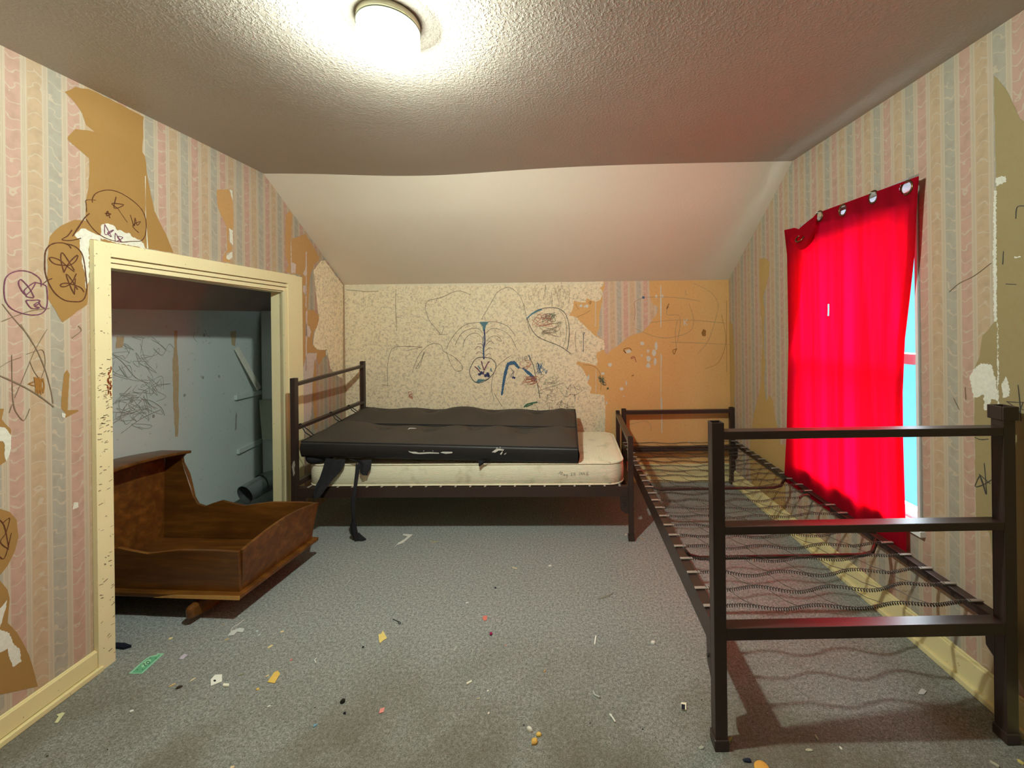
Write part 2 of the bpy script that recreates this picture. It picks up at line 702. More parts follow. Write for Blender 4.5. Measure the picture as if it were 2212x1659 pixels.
SASH = plain('painted_sash', lin(228, 232, 232), 0.5, sc=8, var=0.05)
GALV = plain('galvanised_sheet', lin(176, 182, 184), 0.28, 0.5, 0.85, sc=18, var=0.15)
PALEW = plain('pale_painted_wood', lin(204, 206, 190), 0.55, sc=20)
GREYG = plain('grey_green_board', lin(176, 182, 164), 0.6, sc=20)
IBROWN = plain('brown_marker', lin(92, 50, 26), 0.6)
IPURP = plain('purple_marker', lin(118, 62, 88), 0.6)
IPENC = plain('pencil_line', lin(128, 108, 86), 0.6)
IPENCL = plain('faint_pencil_line', lin(166, 144, 108), 0.6)
ITAN = plain('tan_marker', lin(158, 108, 44), 0.6)
IBLUE = plain('blue_marker', lin(58, 100, 136), 0.6)
INAVY = plain('navy_marker', lin(54, 58, 106), 0.6)
ITEAL = plain('teal_marker', lin(84, 130, 142), 0.6)
IGREEN = plain('green_marker', lin(66, 112, 84), 0.6)
IRED = plain('red_crayon', lin(186, 112, 84), 0.6)
IDARK = plain('dark_pen', lin(66, 64, 60), 0.6)


# ------------------------------------------------------------------ the room shell
YEDGE, YB, ZK, YREAR = 2.50, 3.45, 1.715, -1.25
DOOR0, DOOR1, DOORZ = 1.610, 2.660, 1.580
WIN0, WIN1, WINZ0, WINZ1 = 1.650, 2.420, 0.468, 1.900


def ceil_z(x, y):
    z = 2.2535 + 0.037 * (y - 1.3) + 0.0115 * (x + 1.85)
    z -= 0.030 * math.exp(-((x + 0.95) / 0.6) ** 2) * max(0, min(1, (y - 0.6) / 1.6))
    z -= 0.070 * math.exp(-(((x + 0.5) / 0.75) ** 2 + ((y - 1.05) / 0.85) ** 2))
    z += 0.004 * math.sin(2.1 * x + 1.3 * y) * math.sin(1.7 * y - 0.6 * x)
    return z


# floor (room and closet)
mb = MB()
mb.face([(-3.4, YREAR, 0), (1.75, YREAR, 0), (1.75, 4.1, 0), (-3.4, 4.1, 0)], 0)
struct(mb.build('floor', CARPET), 'dark grey speckled carpet covering the whole room', 'floor')

# ceiling
mb = MB()
nx, ny = 60, 60
xs = [-2.10 + (1.75 + 2.10) * i / nx for i in range(nx + 1)]
mb.grid([[(x, YREAR - .05 + (YEDGE - YREAR + .05) * j / ny, ceil_z(x, YREAR - .05 + (YEDGE - YREAR + .05) * j / ny)) for x in xs] for j in range(ny + 1)])
struct(mb.build('ceiling', CEIL), 'off-white sprayed plaster ceiling with the lamp on it', 'ceiling')
mb = MB()
n2 = 16
rows = []
for j in range(n2 + 1):
    t_ = j / n2
    rows.append([(x, YEDGE + (YB + .05 - YEDGE) * t_, ceil_z(x, YEDGE) * (1 - t_ * .95 / .95) + (ZK - 0.03) * t_ + 0.006 * math.sin(3 * x + 5 * t_) * t_ * (1 - t_)) for x in xs])
mb.grid(rows)
struct(mb.build('ceiling_slope', SLOPE), 'smooth sloping part of the ceiling above the knee wall', 'ceiling')


def slope_z(y):
    return 2.31 + (ZK - 2.31) * (y - YEDGE) / (YB - YEDGE)


# left wall -----------------------------------------------------------
mb = MB()


def wface(wall, pts, mi=0, off=0.0):
    mb.face([wall.pt(u, z, off) for u, z in pts], mi, [wall.uv(u, z) for u, z in pts])


wface(WL, [(YREAR, 0), (DOOR0, 0), (DOOR0, 2.34), (YREAR, 2.34)])
wface(WL, [(DOOR0, DOORZ), (DOOR1, DOORZ), (DOOR1, slope_z(DOOR1) + .02), (YEDGE, 2.34), (DOOR0, 2.34)])
wface(WL, [(DOOR1, 0), (3.95, 0), (3.95, slope_z(3.95) + .02), (DOOR1, slope_z(DOOR1) + .02)])
O1, O2, O3 = 0.0006, 0.0010, 0.0013
patch(mb, WL, A([(330, 470), (385, 445), (450, 455), (500, 475), (620, 535), (735, 598), (728, 780), (742, 800), (750, 870), (768, 970), (790, 1080), (850, 1200), (888, 1295), (740, 1270), (455, 1225), (455, 1400), (445, 1560), (320, 1650), (245, 1530), (240, 1400), (245, 1260), (255, 1210), (310, 1155), (380, 1125), (440, 1130), (440, 1020), (455, 950), (455, 810), (345, 715), (345, 700), (385, 660), (485, 675), (440, 640), (420, 580), (370, 510)]), 1, O1, 0.02, 0.002)
patch(mb, WL, Bc([(785, 625), (850, 555), (900, 555), (970, 595), (1065, 630), (1060, 685), (950, 665), (935, 690), (935, 1100), (905, 1190), (885, 1000), (860, 880), (840, 740), (840, 680)]), 2, O2, 0.006, 0.0022)
patch(mb, WL, Bc([(1065, 520), (1110, 500), (1160, 510), (1190, 520), (1235, 575), (1260, 570), (1300, 590), (1370, 610), (1400, 650), (1450, 670), (1490, 680), (1530, 765), (1380, 735), (1180, 695), (1060, 660)]), 2, O2, 0.006, 0.003)
patch(mb, WL, Bc([(1525, 0), (1534, 0), (1530, 420), (1560, 765), (1545, 765)]), 2, O3, 0.03, 0.0006)
patch(mb, WL, Ec([(125, 140), (240, 130), (265, 170), (285, 240), (295, 470), (285, 540), (250, 530), (245, 640), (285, 720), (275, 745), (220, 775), (265, 830), (265, 862), (190, 852), (195, 800), (235, 730), (230, 650), (225, 500), (165, 380), (135, 290)]), 9, O1, 0.01, 0.0016)
for q in ([(250, 520), (285, 540), (290, 690), (262, 660), (255, 580)], [(225, 790), (285, 755), (285, 810), (255, 835), (225, 820)], [(255, 140), (285, 150), (290, 260), (270, 200)]):
    patch(mb, WL, Ec(q), 2, O2, 0.008, 0.003)
patch(mb, WL, Ec([(815, 390), (850, 350), (880, 385), (865, 640), (870, 830), (860, 965), (815, 950), (845, 890), (810, 790)]), 9, O1, 0.012, 0.003)
patch(mb, WL, Ec([(875, 630), (1000, 580), (1020, 590), (1080, 680), (1145, 800), (1145, 840), (1100, 880), (1060, 1000), (1040, 1260), (1030, 1330), (975, 1330), (975, 990), (870, 965)]), 9, O1, 0.015, 0.003)
patch(mb, WL, Fc([(214, 440), (265, 460), (320, 450), (370, 510), (360, 590), (320, 650), (310, 760), (350, 810), (430, 820), (445, 800), (440, 850), (400, 890), (370, 950), (345, 880), (350, 840), (260, 840), (235, 940), (215, 1000)]), 9, O1, 0.012, 0.004)
patch(mb, WL, Fc([(380, 20), (420, 10), (585, 235), (582, 1070), (540, 1050), (470, 980), (450, 860), (440, 810), (355, 815), (315, 770), (325, 680), (370, 545), (360, 470), (345, 330), (320, 100)]), 3, O1, 0.015, 0.003)
for q in ([(865, 660), (872, 700), (875, 860), (920, 880), (910, 970), (868, 965)], [(1015, 755), (1024, 755), (1027, 990), (1010, 1000), (985, 970), (1010, 930)], [(1016, 1000), (1024, 1000), (1022, 1330), (1012, 1300)], [(990, 1090), (1020, 1090), (1020, 1200), (985, 1150)]):
    patch(mb, WL, Ec(q), 4, O2, 0.008, 0.003)
patch(mb, WL, Fc([(250, 470), (265, 460), (258, 1000), (246, 1000)]), 4, O2, 0.02, 0.003)
patch(mb, WL, Fc([(250, 575), (280, 600), (298, 650), (285, 700), (250, 690)]), 4, O2, 0.012, 0.003)
patch(mb, WL, Fc([(245, 900), (265, 845), (350, 838), (330, 960), (310, 1120), (300, 1400), (225, 1600), (219, 1000)]), 4, O2, 0.015, 0.003)
patch(mb, WL, Fc([(330, 880), (345, 1000), (340, 1180), (355, 1500), (330, 1540), (310, 1150), (320, 1000)]), 9, O3, 0.012, 0.003)
patch(mb, WL, Fc([(430, 820), (445, 812), (440, 860), (430, 862)]), 2, O3, 0.02, 0.002)
patch(mb, WL, Cc([(760, 600), (800, 545), (830, 600), (815, 800), (805, 1030), (930, 1025), (940, 1040), (780, 1120), (775, 1060), (730, 1010), (730, 920), (745, 750)]), 1, O1, 0.008, 0.0008)
patch(mb, WL, Cc([(735, 1060), (785, 1075), (770, 1125), (740, 1110)]), 2, O2, 0.004, 0.001)
patch(mb, WL, Cc([(-80, 1010), (45, 1010), (20, 1140), (130, 1260), (130, 1330), (60, 1240), (-80, 1200)]), 1, O1, 0.008, 0.0008)
patch(mb, WL, Cc([(-80, 1220), (0, 1230), (60, 1240), (130, 1330), (130, 1480), (110, 1560), (70, 1640), (50, 1560), (55, 1450), (30, 1400), (-80, 1390)]), 2, O2, 0.004, 0.001)
patch(mb, WL, Cc([(-80, 1390), (30, 1400), (55, 1450), (50, 1560), (70, 1640), (0, 1690), (-80, 1700)]), 1, O1, 0.008, 0.0008)
patch(mb, WL, Dc([(-60, 240), (0, 250), (50, 265), (90, 310), (100, 400), (80, 480), (40, 560), (0, 610), (-60, 620)]), 1, O1, 0.02, 0.0006)
patch(mb, WL, Dc([(-60, 620), (0, 640), (40, 690), (52, 740), (40, 870), (90, 920), (130, 990), (160, 1050), (205, 1215), (0, 1260), (-60, 1270)]), 1, O1, 0.02, 0.0006)
patch(mb, WL, Dc([(-40, 800), (0, 790), (35, 745), (30, 790), (0, 890), (-40, 900)]), 2, O2, 0.005, 0.0012)
patch(mb, WL, Dc([(-40, 910), (0, 905), (50, 925), (75, 990), (105, 1010), (115, 1080), (70, 1110), (45, 1050), (40, 1010), (0, 1030), (-40, 1020)]), 2, O2, 0.005, 0.0012)
patch(mb, WL, Dc([(400, 215), (425, 215), (425, 240), (395, 255)]), 2, O2, 0.004, 0.001)
# pen and pencil drawings on the left wall
BR, PU, PE, TA = 5, 6, 7, 8
for w, q in (
    (.0030, [(970, 280), (970, 240), (1000, 190), (1060, 160), (1140, 148), (1230, 165), (1330, 215), (1430, 290), (1500, 370), (1535, 470), (1535, 580), (1520, 640), (1480, 685), (1380, 690), (1280, 697), (1180, 680), (1080, 640), (1000, 580), (940, 510), (905, 455)]),
    (.0024, [(910, 380), (905, 300), (907, 255), (1005, 255)]),
    (.0040, [(940, 395), (890, 440), (830, 530), (760, 635)]),
    (.0035, [(755, 570), (710, 630), (650, 670), (740, 680), (850, 657)]),
    (.0038, [(745, 765), (720, 730), (650, 705), (570, 710), (510, 740), (475, 800), (468, 900), (470, 1000), (490, 1080), (530, 1170), (590, 1250), (680, 1310), (780, 1325), (850, 1320), (890, 1280), (910, 1200), (905, 1100), (890, 960), (870, 850), (840, 790), (780, 740), (700, 715)]),
    (.0036, [(670, 1020), (640, 900), (640, 820), (660, 815), (700, 870), (780, 995)]),
    (.0036, [(670, 1015), (720, 920), (800, 840), (815, 850), (790, 900), (730, 940), (640, 940), (560, 920), (515, 870), (550, 860), (630, 890), (700, 950), (780, 1010)]),
    (.0036, [(780, 1250), (740, 1170), (695, 1050), (710, 1045), (760, 1110), (815, 1200)]),
    (.0036, [(800, 1030), (760, 1110), (700, 1160), (640, 1165), (640, 1140), (700, 1130), (780, 1150), (850, 1180), (880, 1225)]),
    (.0032, [(780, 1250), (785, 1170), (790, 1080)]),
    (.0034, [(440, 1145), (490, 1105), (545, 1080)]),
    (.0034, [(1220, 220), (1200, 340), (1300, 305), (1175, 290), (1240, 345)]),
    (.0018, [(1240, 345), (1290, 420), (1340, 490)]),
    (.0034, [(1100, 395), (1165, 400), (1120, 420), (1130, 370), (1155, 445)]),
    (.0030, [(1370, 410), (1410, 530), (1420, 440), (1440, 520), (1475, 480), (1395, 525), (1460, 600)]),
    (.0050, [(975, 690), (1040, 705), (1110, 718)])):
    stroke(mb, WL, Bc(q), w, BR, 0.0018)
for q in ([(430, 1165), (425, 1100), (380, 1050), (300, 1010), (210, 998), (120, 1020), (60, 1070), (40, 1150), (40, 1250), (60, 1330), (120, 1400), (220, 1445), (330, 1465), (420, 1455), (475, 1410), (495, 1330), (490, 1200), (470, 1150), (360, 1120)],
          [(355, 1280), (310, 1190), (230, 1100), (200, 1100), (195, 1150), (240, 1230), (265, 1250), (250, 1210), (300, 1160), (370, 1120), (330, 1200), (270, 1265), (350, 1285)],
          [(270, 1310), (330, 1310), (410, 1310), (400, 1350), (360, 1370), (410, 1390), (330, 1395), (280, 1340), (270, 1310)],
          [(350, 1360), (400, 1330), (430, 1375), (470, 1395)],
          [(1100, 510), (1105, 620), (1195, 570), (1130, 600), (1170, 640), (1100, 510)],
          [(1210, 600), (1215, 690), (1290, 650), (1230, 640), (1275, 695), (1210, 600)]):
    stroke(mb, WL, Bc(q), .0032, PU, 0.0018)
for q in ([(10, 1535), (150, 1480), (330, 1420), (520, 1395)], [(20, 1350), (130, 1490), (270, 1650), (330, 1730)]):
    stroke(mb, WL, Bc(q), .0022, PE)
for w, q in ((.0028, [(240, 0), (330, 140), (430, 300), (530, 530), (600, 780), (630, 950)]), (.0036, [(-60, 600), (0, 620), (140, 680), (320, 770), (480, 870), (640, 990)]),
             (.0024, [(135, 370), (140, 680), (150, 900), (180, 1040)]), (.0022, [(350, 1010), (320, 1090), (270, 1150), (180, 1040), (150, 950), (105, 1060)]), (.0018, [(560, 60), (420, 300), (320, 530), (240, 720), (170, 880)]),
             (.0016, [(-40, 540), (100, 450), (250, 395)]), (.0016, [(310, 360), (430, 320), (500, 310), (530, 380), (530, 520), (480, 660)]), (.0016, [(350, 440), (400, 560), (470, 660)]),
             (.0030, [(850, 170), (965, 80), (930, 20)])):
    stroke(mb, WL, Cc(q), w, PE)
for i in range(8):
    stroke(mb, WL, Cc([(405 + i * 14, 640 + random.uniform(-15, 15)), (410 + i * 14 + random.uniform(-15, 15), 730), (425 + i * 12, 830 + random.uniform(-40, 20))]), .004, TA)
stroke(mb, WL, Cc([(325, 720), (400, 690), (340, 715), (420, 740)]), .003, TA)
for q in ([(10, 330), (50, 300), (30, 380), (0, 430), (45, 470)], [(-20, 300), (20, 340), (45, 460)], [(-30, 470), (20, 520), (60, 380)]):
    stroke(mb, WL, Dc(q), .0022, BR)
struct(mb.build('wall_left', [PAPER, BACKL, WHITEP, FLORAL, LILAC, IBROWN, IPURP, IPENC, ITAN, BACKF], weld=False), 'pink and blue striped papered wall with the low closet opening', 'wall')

# back (knee) wall ----------------------------------------------------
mb = MB()
XA, XB = -1.99, 1.40
wface(WB, [(XA, 0), (XB, 0), (XB, ZK + .03), (XA, ZK + .03)])
patch(mb, WB, Gc([(595, 1659), (580, 1510), (410, 1490), (430, 1420), (380, 1370), (405, 1280), (375, 1290), (335, 1220), (300, 1170), (245, 1140), (265, 1105), (330, 1125), (420, 1140), (490, 1165), (505, 1110), (490, 1060), (490, 1005), (580, 970), (590, 930), (575, 860), (470, 800), (320, 660), (250, 585), (165, 560), (210, 470), (220, 385), (285, 400), (360, 405), (370, 355), (480, 400), (540, 370), (560, 300), (555, 260), (525, 240), (570, 200), (575, 145)])
      + [(1580, 603), (1580, 1060), (1306, 1060)], 1, O1, 0.012, 0.003)
patch(mb, WB, Gc([(575, 145), (1115, 145), (1120, 260), (1140, 380), (1165, 430), (1215, 455), (1220, 500), (1190, 570), (1110, 680), (1040, 760), (900, 800), (820, 860), (730, 935), (640, 990), (625, 1025), (590, 1000), (580, 970), (590, 930), (575, 860), (500, 800), (490, 770), (520, 720), (525, 580), (535, 500), (560, 380), (560, 300), (590, 230)]), 2, O2, 0.012, 0.003)
for q in ([(1253, 200), (1262, 200), (1268, 480), (1262, 715), (1253, 700), (1248, 450)], [(1253, 1005), (1272, 1050), (1263, 1200), (1262, 1659), (1256, 1659), (1256, 1200)], [(475, 400), (483, 400), (482, 700), (476, 700)], [(480, 1200), (485, 1200), (487, 1480), (480, 1480)], [(375, 1290), (408, 1265), (400, 1330), (370, 1340)]):
    patch(mb, WB, Gc(q), 3, O3, 0.01, 0.0012)
patch(mb, WB, [(1428, 860), (1430.5, 860), (1430.5, 935), (1428.5, 935)], 3, O3, 0.01, 0.001)
for x, y, rx, ry in ((1205, 335, 18, 20), (1280, 335, 13, 22), (1035, 895, 24, 26), (1105, 983, 18, 20), (1200, 925, 20, 48), (1178, 1005, 26, 42), (1110, 1080, 30, 34), (1190, 1115, 18, 52), (1107, 1160, 28, 32), (650, 1150, 22, 28), (565, 1255, 26, 16), (790, 1437, 26, 22), (305, 445, 20, 20), (345, 455, 10, 14), (375, 450, 22, 22), (1030, 1040, 10, 16), (845, 1370, 10, 30), (815, 1525, 10, 8), (610, 1605, 10, 22), (870, 990, 34, 22)):
    dot(mb, WB, Gc([(x, y)])[0], rx / 5.53 * 3.45 / F, ry / 5.53 * 3.45 / F, 3, O3)
dot(mb, WB, Hc([(1290, 560)])[0], .020, .034, 8, O3)
dot(mb, WB, Hc([(1160, 1510)])[0], .008, .010, 3, O3)
for q in ([(1115, 440), (1118, 495)], [(1145, 438), (1120, 468), (1145, 492)]):
    stroke(mb, WB, Hc(q), .006, 3, 0.0018, False)
PEN, FA, DK, BLU, NAV, TEA, GRN, RD, PUR = 4, 5, 6, 7, 9, 10, 11, 12, 13
for q in ([(780, 250), (1000, 250), (1150, 265), (1260, 285)], [(690, 520), (860, 590), (1000, 600), (1160, 550), (1200, 450), (1160, 310)], [(980, 310), (970, 400), (1080, 420), (1060, 640)], [(1240, 735), (1330, 620), (1400, 400), (1410, 300), (1340, 200), (1200, 130)], [(1050, 700), (1040, 550), (1060, 450)], [(820, 470), (1000, 450), (1200, 450), (1480, 475)], [(1000, 640), (1300, 650), (1560, 665)], [(1300, 870), (1420, 810), (1480, 620), (1440, 400)], [(1130, 190), (1128, 225), (1145, 225)], [(640, 1355), (700, 1340), (780, 1325), (825, 1360), (828, 1410)], [(1485, 280), (1487, 900)]):
    stroke(mb, WB, Hc(q), .0028, 8 if q[0][0] > 1280 else FA, 0.0017)
stroke(mb, WB, Hc([(1050, 695), (1030, 745), (1020, 710), (1055, 700)]), .006, 8)
stroke(mb, WB, Hc([(985, 305), (965, 350), (980, 330)]), .008, 8)
stroke(mb, WB, Gc([(965, 1120), (935, 1050), (900, 1075), (955, 1060)]), .006, RD)
stroke(mb, WB, Gc([(810, 980), (840, 1010), (815, 965), (880, 950), (910, 980)]), .006, 8)
stroke(mb, WB, Gc([(940, 620), (950, 500), (945, 400), (1050, 350)]), .003, RD)
stroke(mb, WB, Gc([(1035, 345), (1065, 348)]), .016, BLU)
stroke(mb, WB, Gc([(335, 800), (325, 770), (350, 770), (335, 800), (332, 1000)]), .004, NAV)
stroke(mb, WB, Gc([(400, 405), (425, 395), (415, 425), (400, 405)]), .005, 8)
stroke(mb, WB, Gc([(240, 420), (260, 470), (285, 490)]), .003, 8)
stroke(mb, WB, Gc([(255, 580), (350, 540), (415, 500)]), .003, 8)
for i in range(9):
    scribble(mb, WB, Gc([(560, 1330)])[0], 10, 12, 4, .0030, DK if i % 2 else GRN)
stroke(mb, WB, Gc([(330, 1150), (450, 1165), (520, 1230), (545, 1330), (540, 1450)]), .003, 8)
stroke(mb, WB, Gc([(612, 1450), (635, 1425), (615, 1430), (638, 1445)]), .005, GRN)
stroke(mb, WB, Gc([(910, 1285), (935, 1272)]), .008, 8)
# the drawings on the floral paper
I = lambda q, w, m, sm=True: stroke(mb, WB, Ic(q), w, m, 0.0016, sm)
I([(1230, 685), (1290, 695), (1325, 740), (1310, 800), (1260, 855), (1190, 883), (1140, 850), (1122, 790), (1145, 730), (1180, 690), (1235, 684)], .0052, DK)
patch(mb, WB, Ic([(1195, 414), (1230, 410), (1268, 412), (1248, 440), (1240, 482), (1226, 482), (1222, 445)]), TEA, 0.0014, .02, .001)
I([(1235, 470), (1240, 560), (1230, 620), (1232, 700)], .012, NAV)
I([(1228, 520), (1226, 600), (1230, 680)], .006, BLU)
for q in ([(1195, 415), (1100, 430), (1030, 480), (970, 560), (945, 620)], [(1225, 500), (1190, 465), (1130, 465), (1060, 500), (1010, 590)], [(1225, 540), (1180, 500), (1120, 510), (1080, 560), (1070, 610)], [(1265, 410), (1340, 415), (1420, 450), (1475, 520)], [(1250, 500), (1290, 465), (1370, 475), (1440, 530), (1480, 610)], [(1250, 560), (1290, 525), (1340, 525), (1370, 560), (1345, 555)]):
    I(q, .0036, PEN)
for q in ([(1225, 620), (1190, 600), (1165, 620)], [(1240, 600), (1280, 560), (1310, 580)], [(1230, 600), (1210, 580), (1180, 585)], [(1240, 640), (1275, 612), (1300, 622)], [(1226, 660), (1195, 640), (1170, 660)], [(1240, 680), (1270, 655), (1285, 668)]):
    I(q, .0036, PUR)
for q in ([(1235, 785), (1222, 750), (1212, 712)], [(1235, 785), (1255, 740), (1275, 715)], [(1232, 790), (1228, 820)], [(1205, 800), (1180, 770), (1160, 755)]):
    I(q, .009, PUR)
patch(mb, WB, Ic([(1170, 876), (1190, 852), (1250, 858), (1292, 828), (1258, 855), (1190, 882)]), TEA, 0.0014, .02, .001)
for cx_, cy_ in ((1200, 815), (1215, 805), (1262, 812), (1268, 828), (1245, 825)):
    dot(mb, WB, Ic([(cx_, cy_)])[0], .014, .014, NAV, 0.0018)
I([(1285, 770), (1290, 795)], .010, TEA)
I([(1185, 750), (1205, 775)], .010, TEA)
patch(mb, WB, Ic([(1410, 730), (1440, 714), (1470, 712), (1515, 765), (1500, 775), (1460, 740), (1425, 748), (1395, 870), (1376, 980), (1364, 975), (1375, 860), (1390, 790)]), BLU, 0.0014, .008, .003)
patch(mb, WB, Ic([(1525, 770), (1542, 765), (1590, 800), (1635, 850), (1628, 865), (1570, 815)]), BLU, 0.0014, .008, .003)
for q in ([(1440, 770), (1460, 800), (1450, 850)], [(1465, 790), (1440, 830), (1470, 845)]):
    I(q, .004, NAV)
I([(1455, 838), (1475, 845)], .016, NAV)
I([(1565, 385), (1600, 350), (1660, 315), (1740, 302), (1810, 310), (1860, 350), (1885, 420), (1890, 500), (1880, 600), (1870, 625)], .0050, DK)
I([(1810, 315), (1850, 370), (1868, 450), (1865, 530), (1845, 600)], .0030, PEN)
I([(1565, 385), (1610, 345), (1680, 315)], .012, TEA)
I([(1565, 385), (1590, 450), (1640, 520), (1720, 560), (1820, 600), (1900, 655)], .0050, DK)
for i in range(6):
    scribble(mb, WB, Ic([(1735, 380)])[0], 18, 12, 6, .0034, GRN if i < 3 else PEN)
for i in range(5):
    scribble(mb, WB, Ic([(1680, 400)])[0], 22, 14, 6, .0030, RD)
for i in range(4):
    scribble(mb, WB, Ic([(1750, 470)])[0], 26, 16, 6, .0026, PEN)
I([(1500, 710), (1505, 680), (1515, 700), (1530, 675), (1532, 712)], .0036, DK, False)
I([(1548, 695), (1566, 692), (1560, 676), (1548, 685), (1552, 708), (1572, 704)], .0036, DK)
I([(1582, 665), (1586, 708)], .006, BLU)
for q in ([(780, 310), (800, 250), (900, 225), (1000, 180), (1060, 175), (1130, 205)], [(780, 310), (810, 400), (860, 460), (900, 510)], [(1215, 390), (1290, 260), (1340, 180), (1420, 145), (1480, 180), (1520, 230), (1550, 330), (1570, 430), (1595, 520)], [(680, 800), (720, 690), (780, 610), (840, 578), (900, 590), (925, 640), (1000, 680), (1060, 740), (1065, 780), (1020, 790), (980, 740), (940, 640)], [(770, 640), (740, 750), (710, 770), (750, 700), (780, 640)], [(490, 900), (490, 750), (510, 650), (540, 610), (620, 600), (760, 605)], [(450, 895), (510, 905)], [(880, 510), (950, 510)], [(905, 450), (925, 450), (905, 510)], [(1310, 1010), (1290, 900), (1330, 760), (1440, 670)], [(1310, 960), (1370, 1060)], [(1660, 940), (1850, 880)], [(630, 635), (760, 605)], [(1940, 490), (1935, 560), (1945, 640)]):
    I(q, .0034, PEN)
I([(555, 160), (553, 300), (560, 480)], .0045, FA)
I([(1570, 665), (1610, 740), (1640, 870), (1665, 1000)], .0048, DK)
I([(1540, 1070), (1570, 1045), (1645, 1030)], .012, GRN)
I([(1555, 1065), (1610, 1045)], .010, GRN)
for i in range(7):
    scribble(mb, WB, Ic([(1590, 865)])[0], 18, 10, 6, .0032, RD)
for i in range(5):
    scribble(mb, WB, Ic([(1665, 770)])[0], 8, 14, 5, .0036, BLU)
    scribble(mb, WB, Ic([(1560, 740)])[0], 14, 12, 4, .0030, RD)
I([(1700, 770), (1710, 810), (1720, 780)], .005, BLU)
for i in range(5):
    scribble(mb, WB, Ic([(665, 980)])[0], 6, 8, 4, .0034, RD)
for i in range(45):
    cx_ = random.uniform(1660, 1960)
    cy_ = random.uniform(840, 1180)
    scribble(mb, WB, Ic([(cx_, cy_)])[0], 9, 9, 4, .0022, PEN if i % 6 else GRN)
for i in range(30):
    cx_ = random.uniform(1480, 1900)
    cy_ = random.uniform(150, 300)
    scribble(mb, WB, Ic([(cx_, cy_)])[0], 4, 14, 4, .0018, FA)
patch(mb, WB, Ic([(150, 135), (480, 124), (478, 158), (420, 172), (180, 176)]), 14, O1, .02, .003)
patch(mb, WB, Ic([(550, 120), (2130, 105), (2130, 118), (1400, 128), (550, 135)]), 14, O1, .02, .003)
I([(175, 165), (240, 170), (330, 178), (420, 175)], .004, FA)
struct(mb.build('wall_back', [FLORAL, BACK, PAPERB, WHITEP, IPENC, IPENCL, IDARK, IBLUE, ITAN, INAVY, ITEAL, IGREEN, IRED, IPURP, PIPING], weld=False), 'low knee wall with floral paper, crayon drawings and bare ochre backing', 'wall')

# right wall ----------------------------------------------------------
mb = MB()
TOP = 2.40
wface(WR, [(YREAR, 0), (WIN0, 0), (WIN0, TOP), (YREAR, TOP)])
wface(WR, [(WIN0, 0), (WIN1, 0), (WIN1, WINZ0), (WIN0, WINZ0)])
wface(WR, [(WIN0, WINZ1), (WIN1, WINZ1), (WIN1, TOP), (WIN0, TOP)])
wface(WR, [(WIN1, 0), (3.50, 0), (3.50, 1.70), (2.56, 2.32), (YEDGE, TOP), (WIN1, TOP)])
patch(mb, WR, Jc([(250, 0), (300, -10), (345, 30), (330, 180), (285, 330), (300, 480), (292, 600), (290, 800), (303, 900), (295, 1100), (310, 1270), (345, 1215), (375, 1270), (385, 1380), (400, 1450), (420, 1520), (440, 1659)]) + [(1697, 960), (1697, 1110), (1660, 1085), (1625, 1055), (1618, 985)] + Jc([(170, 1600), (180, 1530), (200, 1390), (245, 1220), (270, 1080), (270, 900), (280, 780), (272, 550), (255, 330)]), 5, O1, 0.02, 0.004)
patch(mb, WR, [(1572, 690), (1583, 700), (1588, 800), (1586, 900), (1582, 1000), (1571, 1000)], 5, O1, 0.04, 0.006)
wl = [(2147, 163), (2161, 178), (2173, 193), (2188, 223), (2203, 256), (2212, 262)]
b0 = [WR.px(*p) for p in wl] + [(1.15, 2.10), (0.6, 2.05), (0.6, 0.13), (1.28, 0.13)]
b1 = [WR.px(*p) for p in [(2150, 1340), (2151, 1246), (2137, 1150), (2111, 1126), (2108, 1110), (2105, 900), (2107, 791), (2117, 769), (2123, 725), (2154, 690), (2153, 600), (2152, 408)]]
q = jag([Vector(p) for p in b0 + b1], 0.02, 0.0015)
mb.face([WR.pt(u, z, O1) for u, z in q], 1, [WR.uv(u, z) for u, z in q])
for qq in ([(270, 1390), (300, 1330), (350, 1290), (420, 1300), (455, 1420), (470, 1550), (420, 1540), (400, 1620), (370, 1610), (370, 1510), (300, 1530)], [(490, 1440), (520, 1380), (545, 1450), (545, 1520), (500, 1530)], [(452, 10), (520, 0), (525, 40), (455, 70)], [(455, 100), (440, 100), (432, 600), (440, 1005), (460, 1005), (457, 600)], [(463, 1010), (468, 1010), (472, 1580), (463, 1580)], [(580, 555), (625, 555), (622, 562), (580, 564)]):
    patch(mb, WR, Kc(qq), 2, O2, 0.004, 0.0025)
patch(mb, WR, Lc([(240, 600), (246, 600), (240, 900), (236, 900)]), 2, O2, .01, .001)
for q in ([(155, 465), (165, 580), (170, 690), (145, 620), (120, 545), (145, 600), (170, 690)], [(225, 575), (150, 620), (90, 632), (120, 560)], [(120, 545), (160, 580), (200, 615)]):
    stroke(mb, WR, Lc(q), .0028, 3)
for q in ([(520, 745), (595, 748)], [(505, 520), (500, 610)], [(590, 295), (600, 215), (660, 208)], [(605, 1440), (618, 1560), (625, 1690)], [(525, 1555), (600, 1560), (700, 1560)], [(530, 1555), (600, 1600), (700, 1620)], [(640, 1560), (610, 1640)]):
    stroke(mb, WR, Kc(q), .0026, 3)
for q in ([(240, 1455), (245, 1540)], [(160, 1530), (200, 1610)], [(130, 800), (200, 740), (300, 690), (420, 600)]):
    stroke(mb, WR, Kc(q), .0022, 4)
stroke(mb, WR, Lc([(85, 280), (130, 297), (185, 292)]), .0024, 3)
struct(mb.build('wall_right', [PAPER, BACK2, WHITEP, IDARK, IPENC, mat_backing('golden_wall_backing', lin(176, 146, 92), lin(190, 160, 104))], weld=False), 'striped papered wall with the curtained window', 'wall')

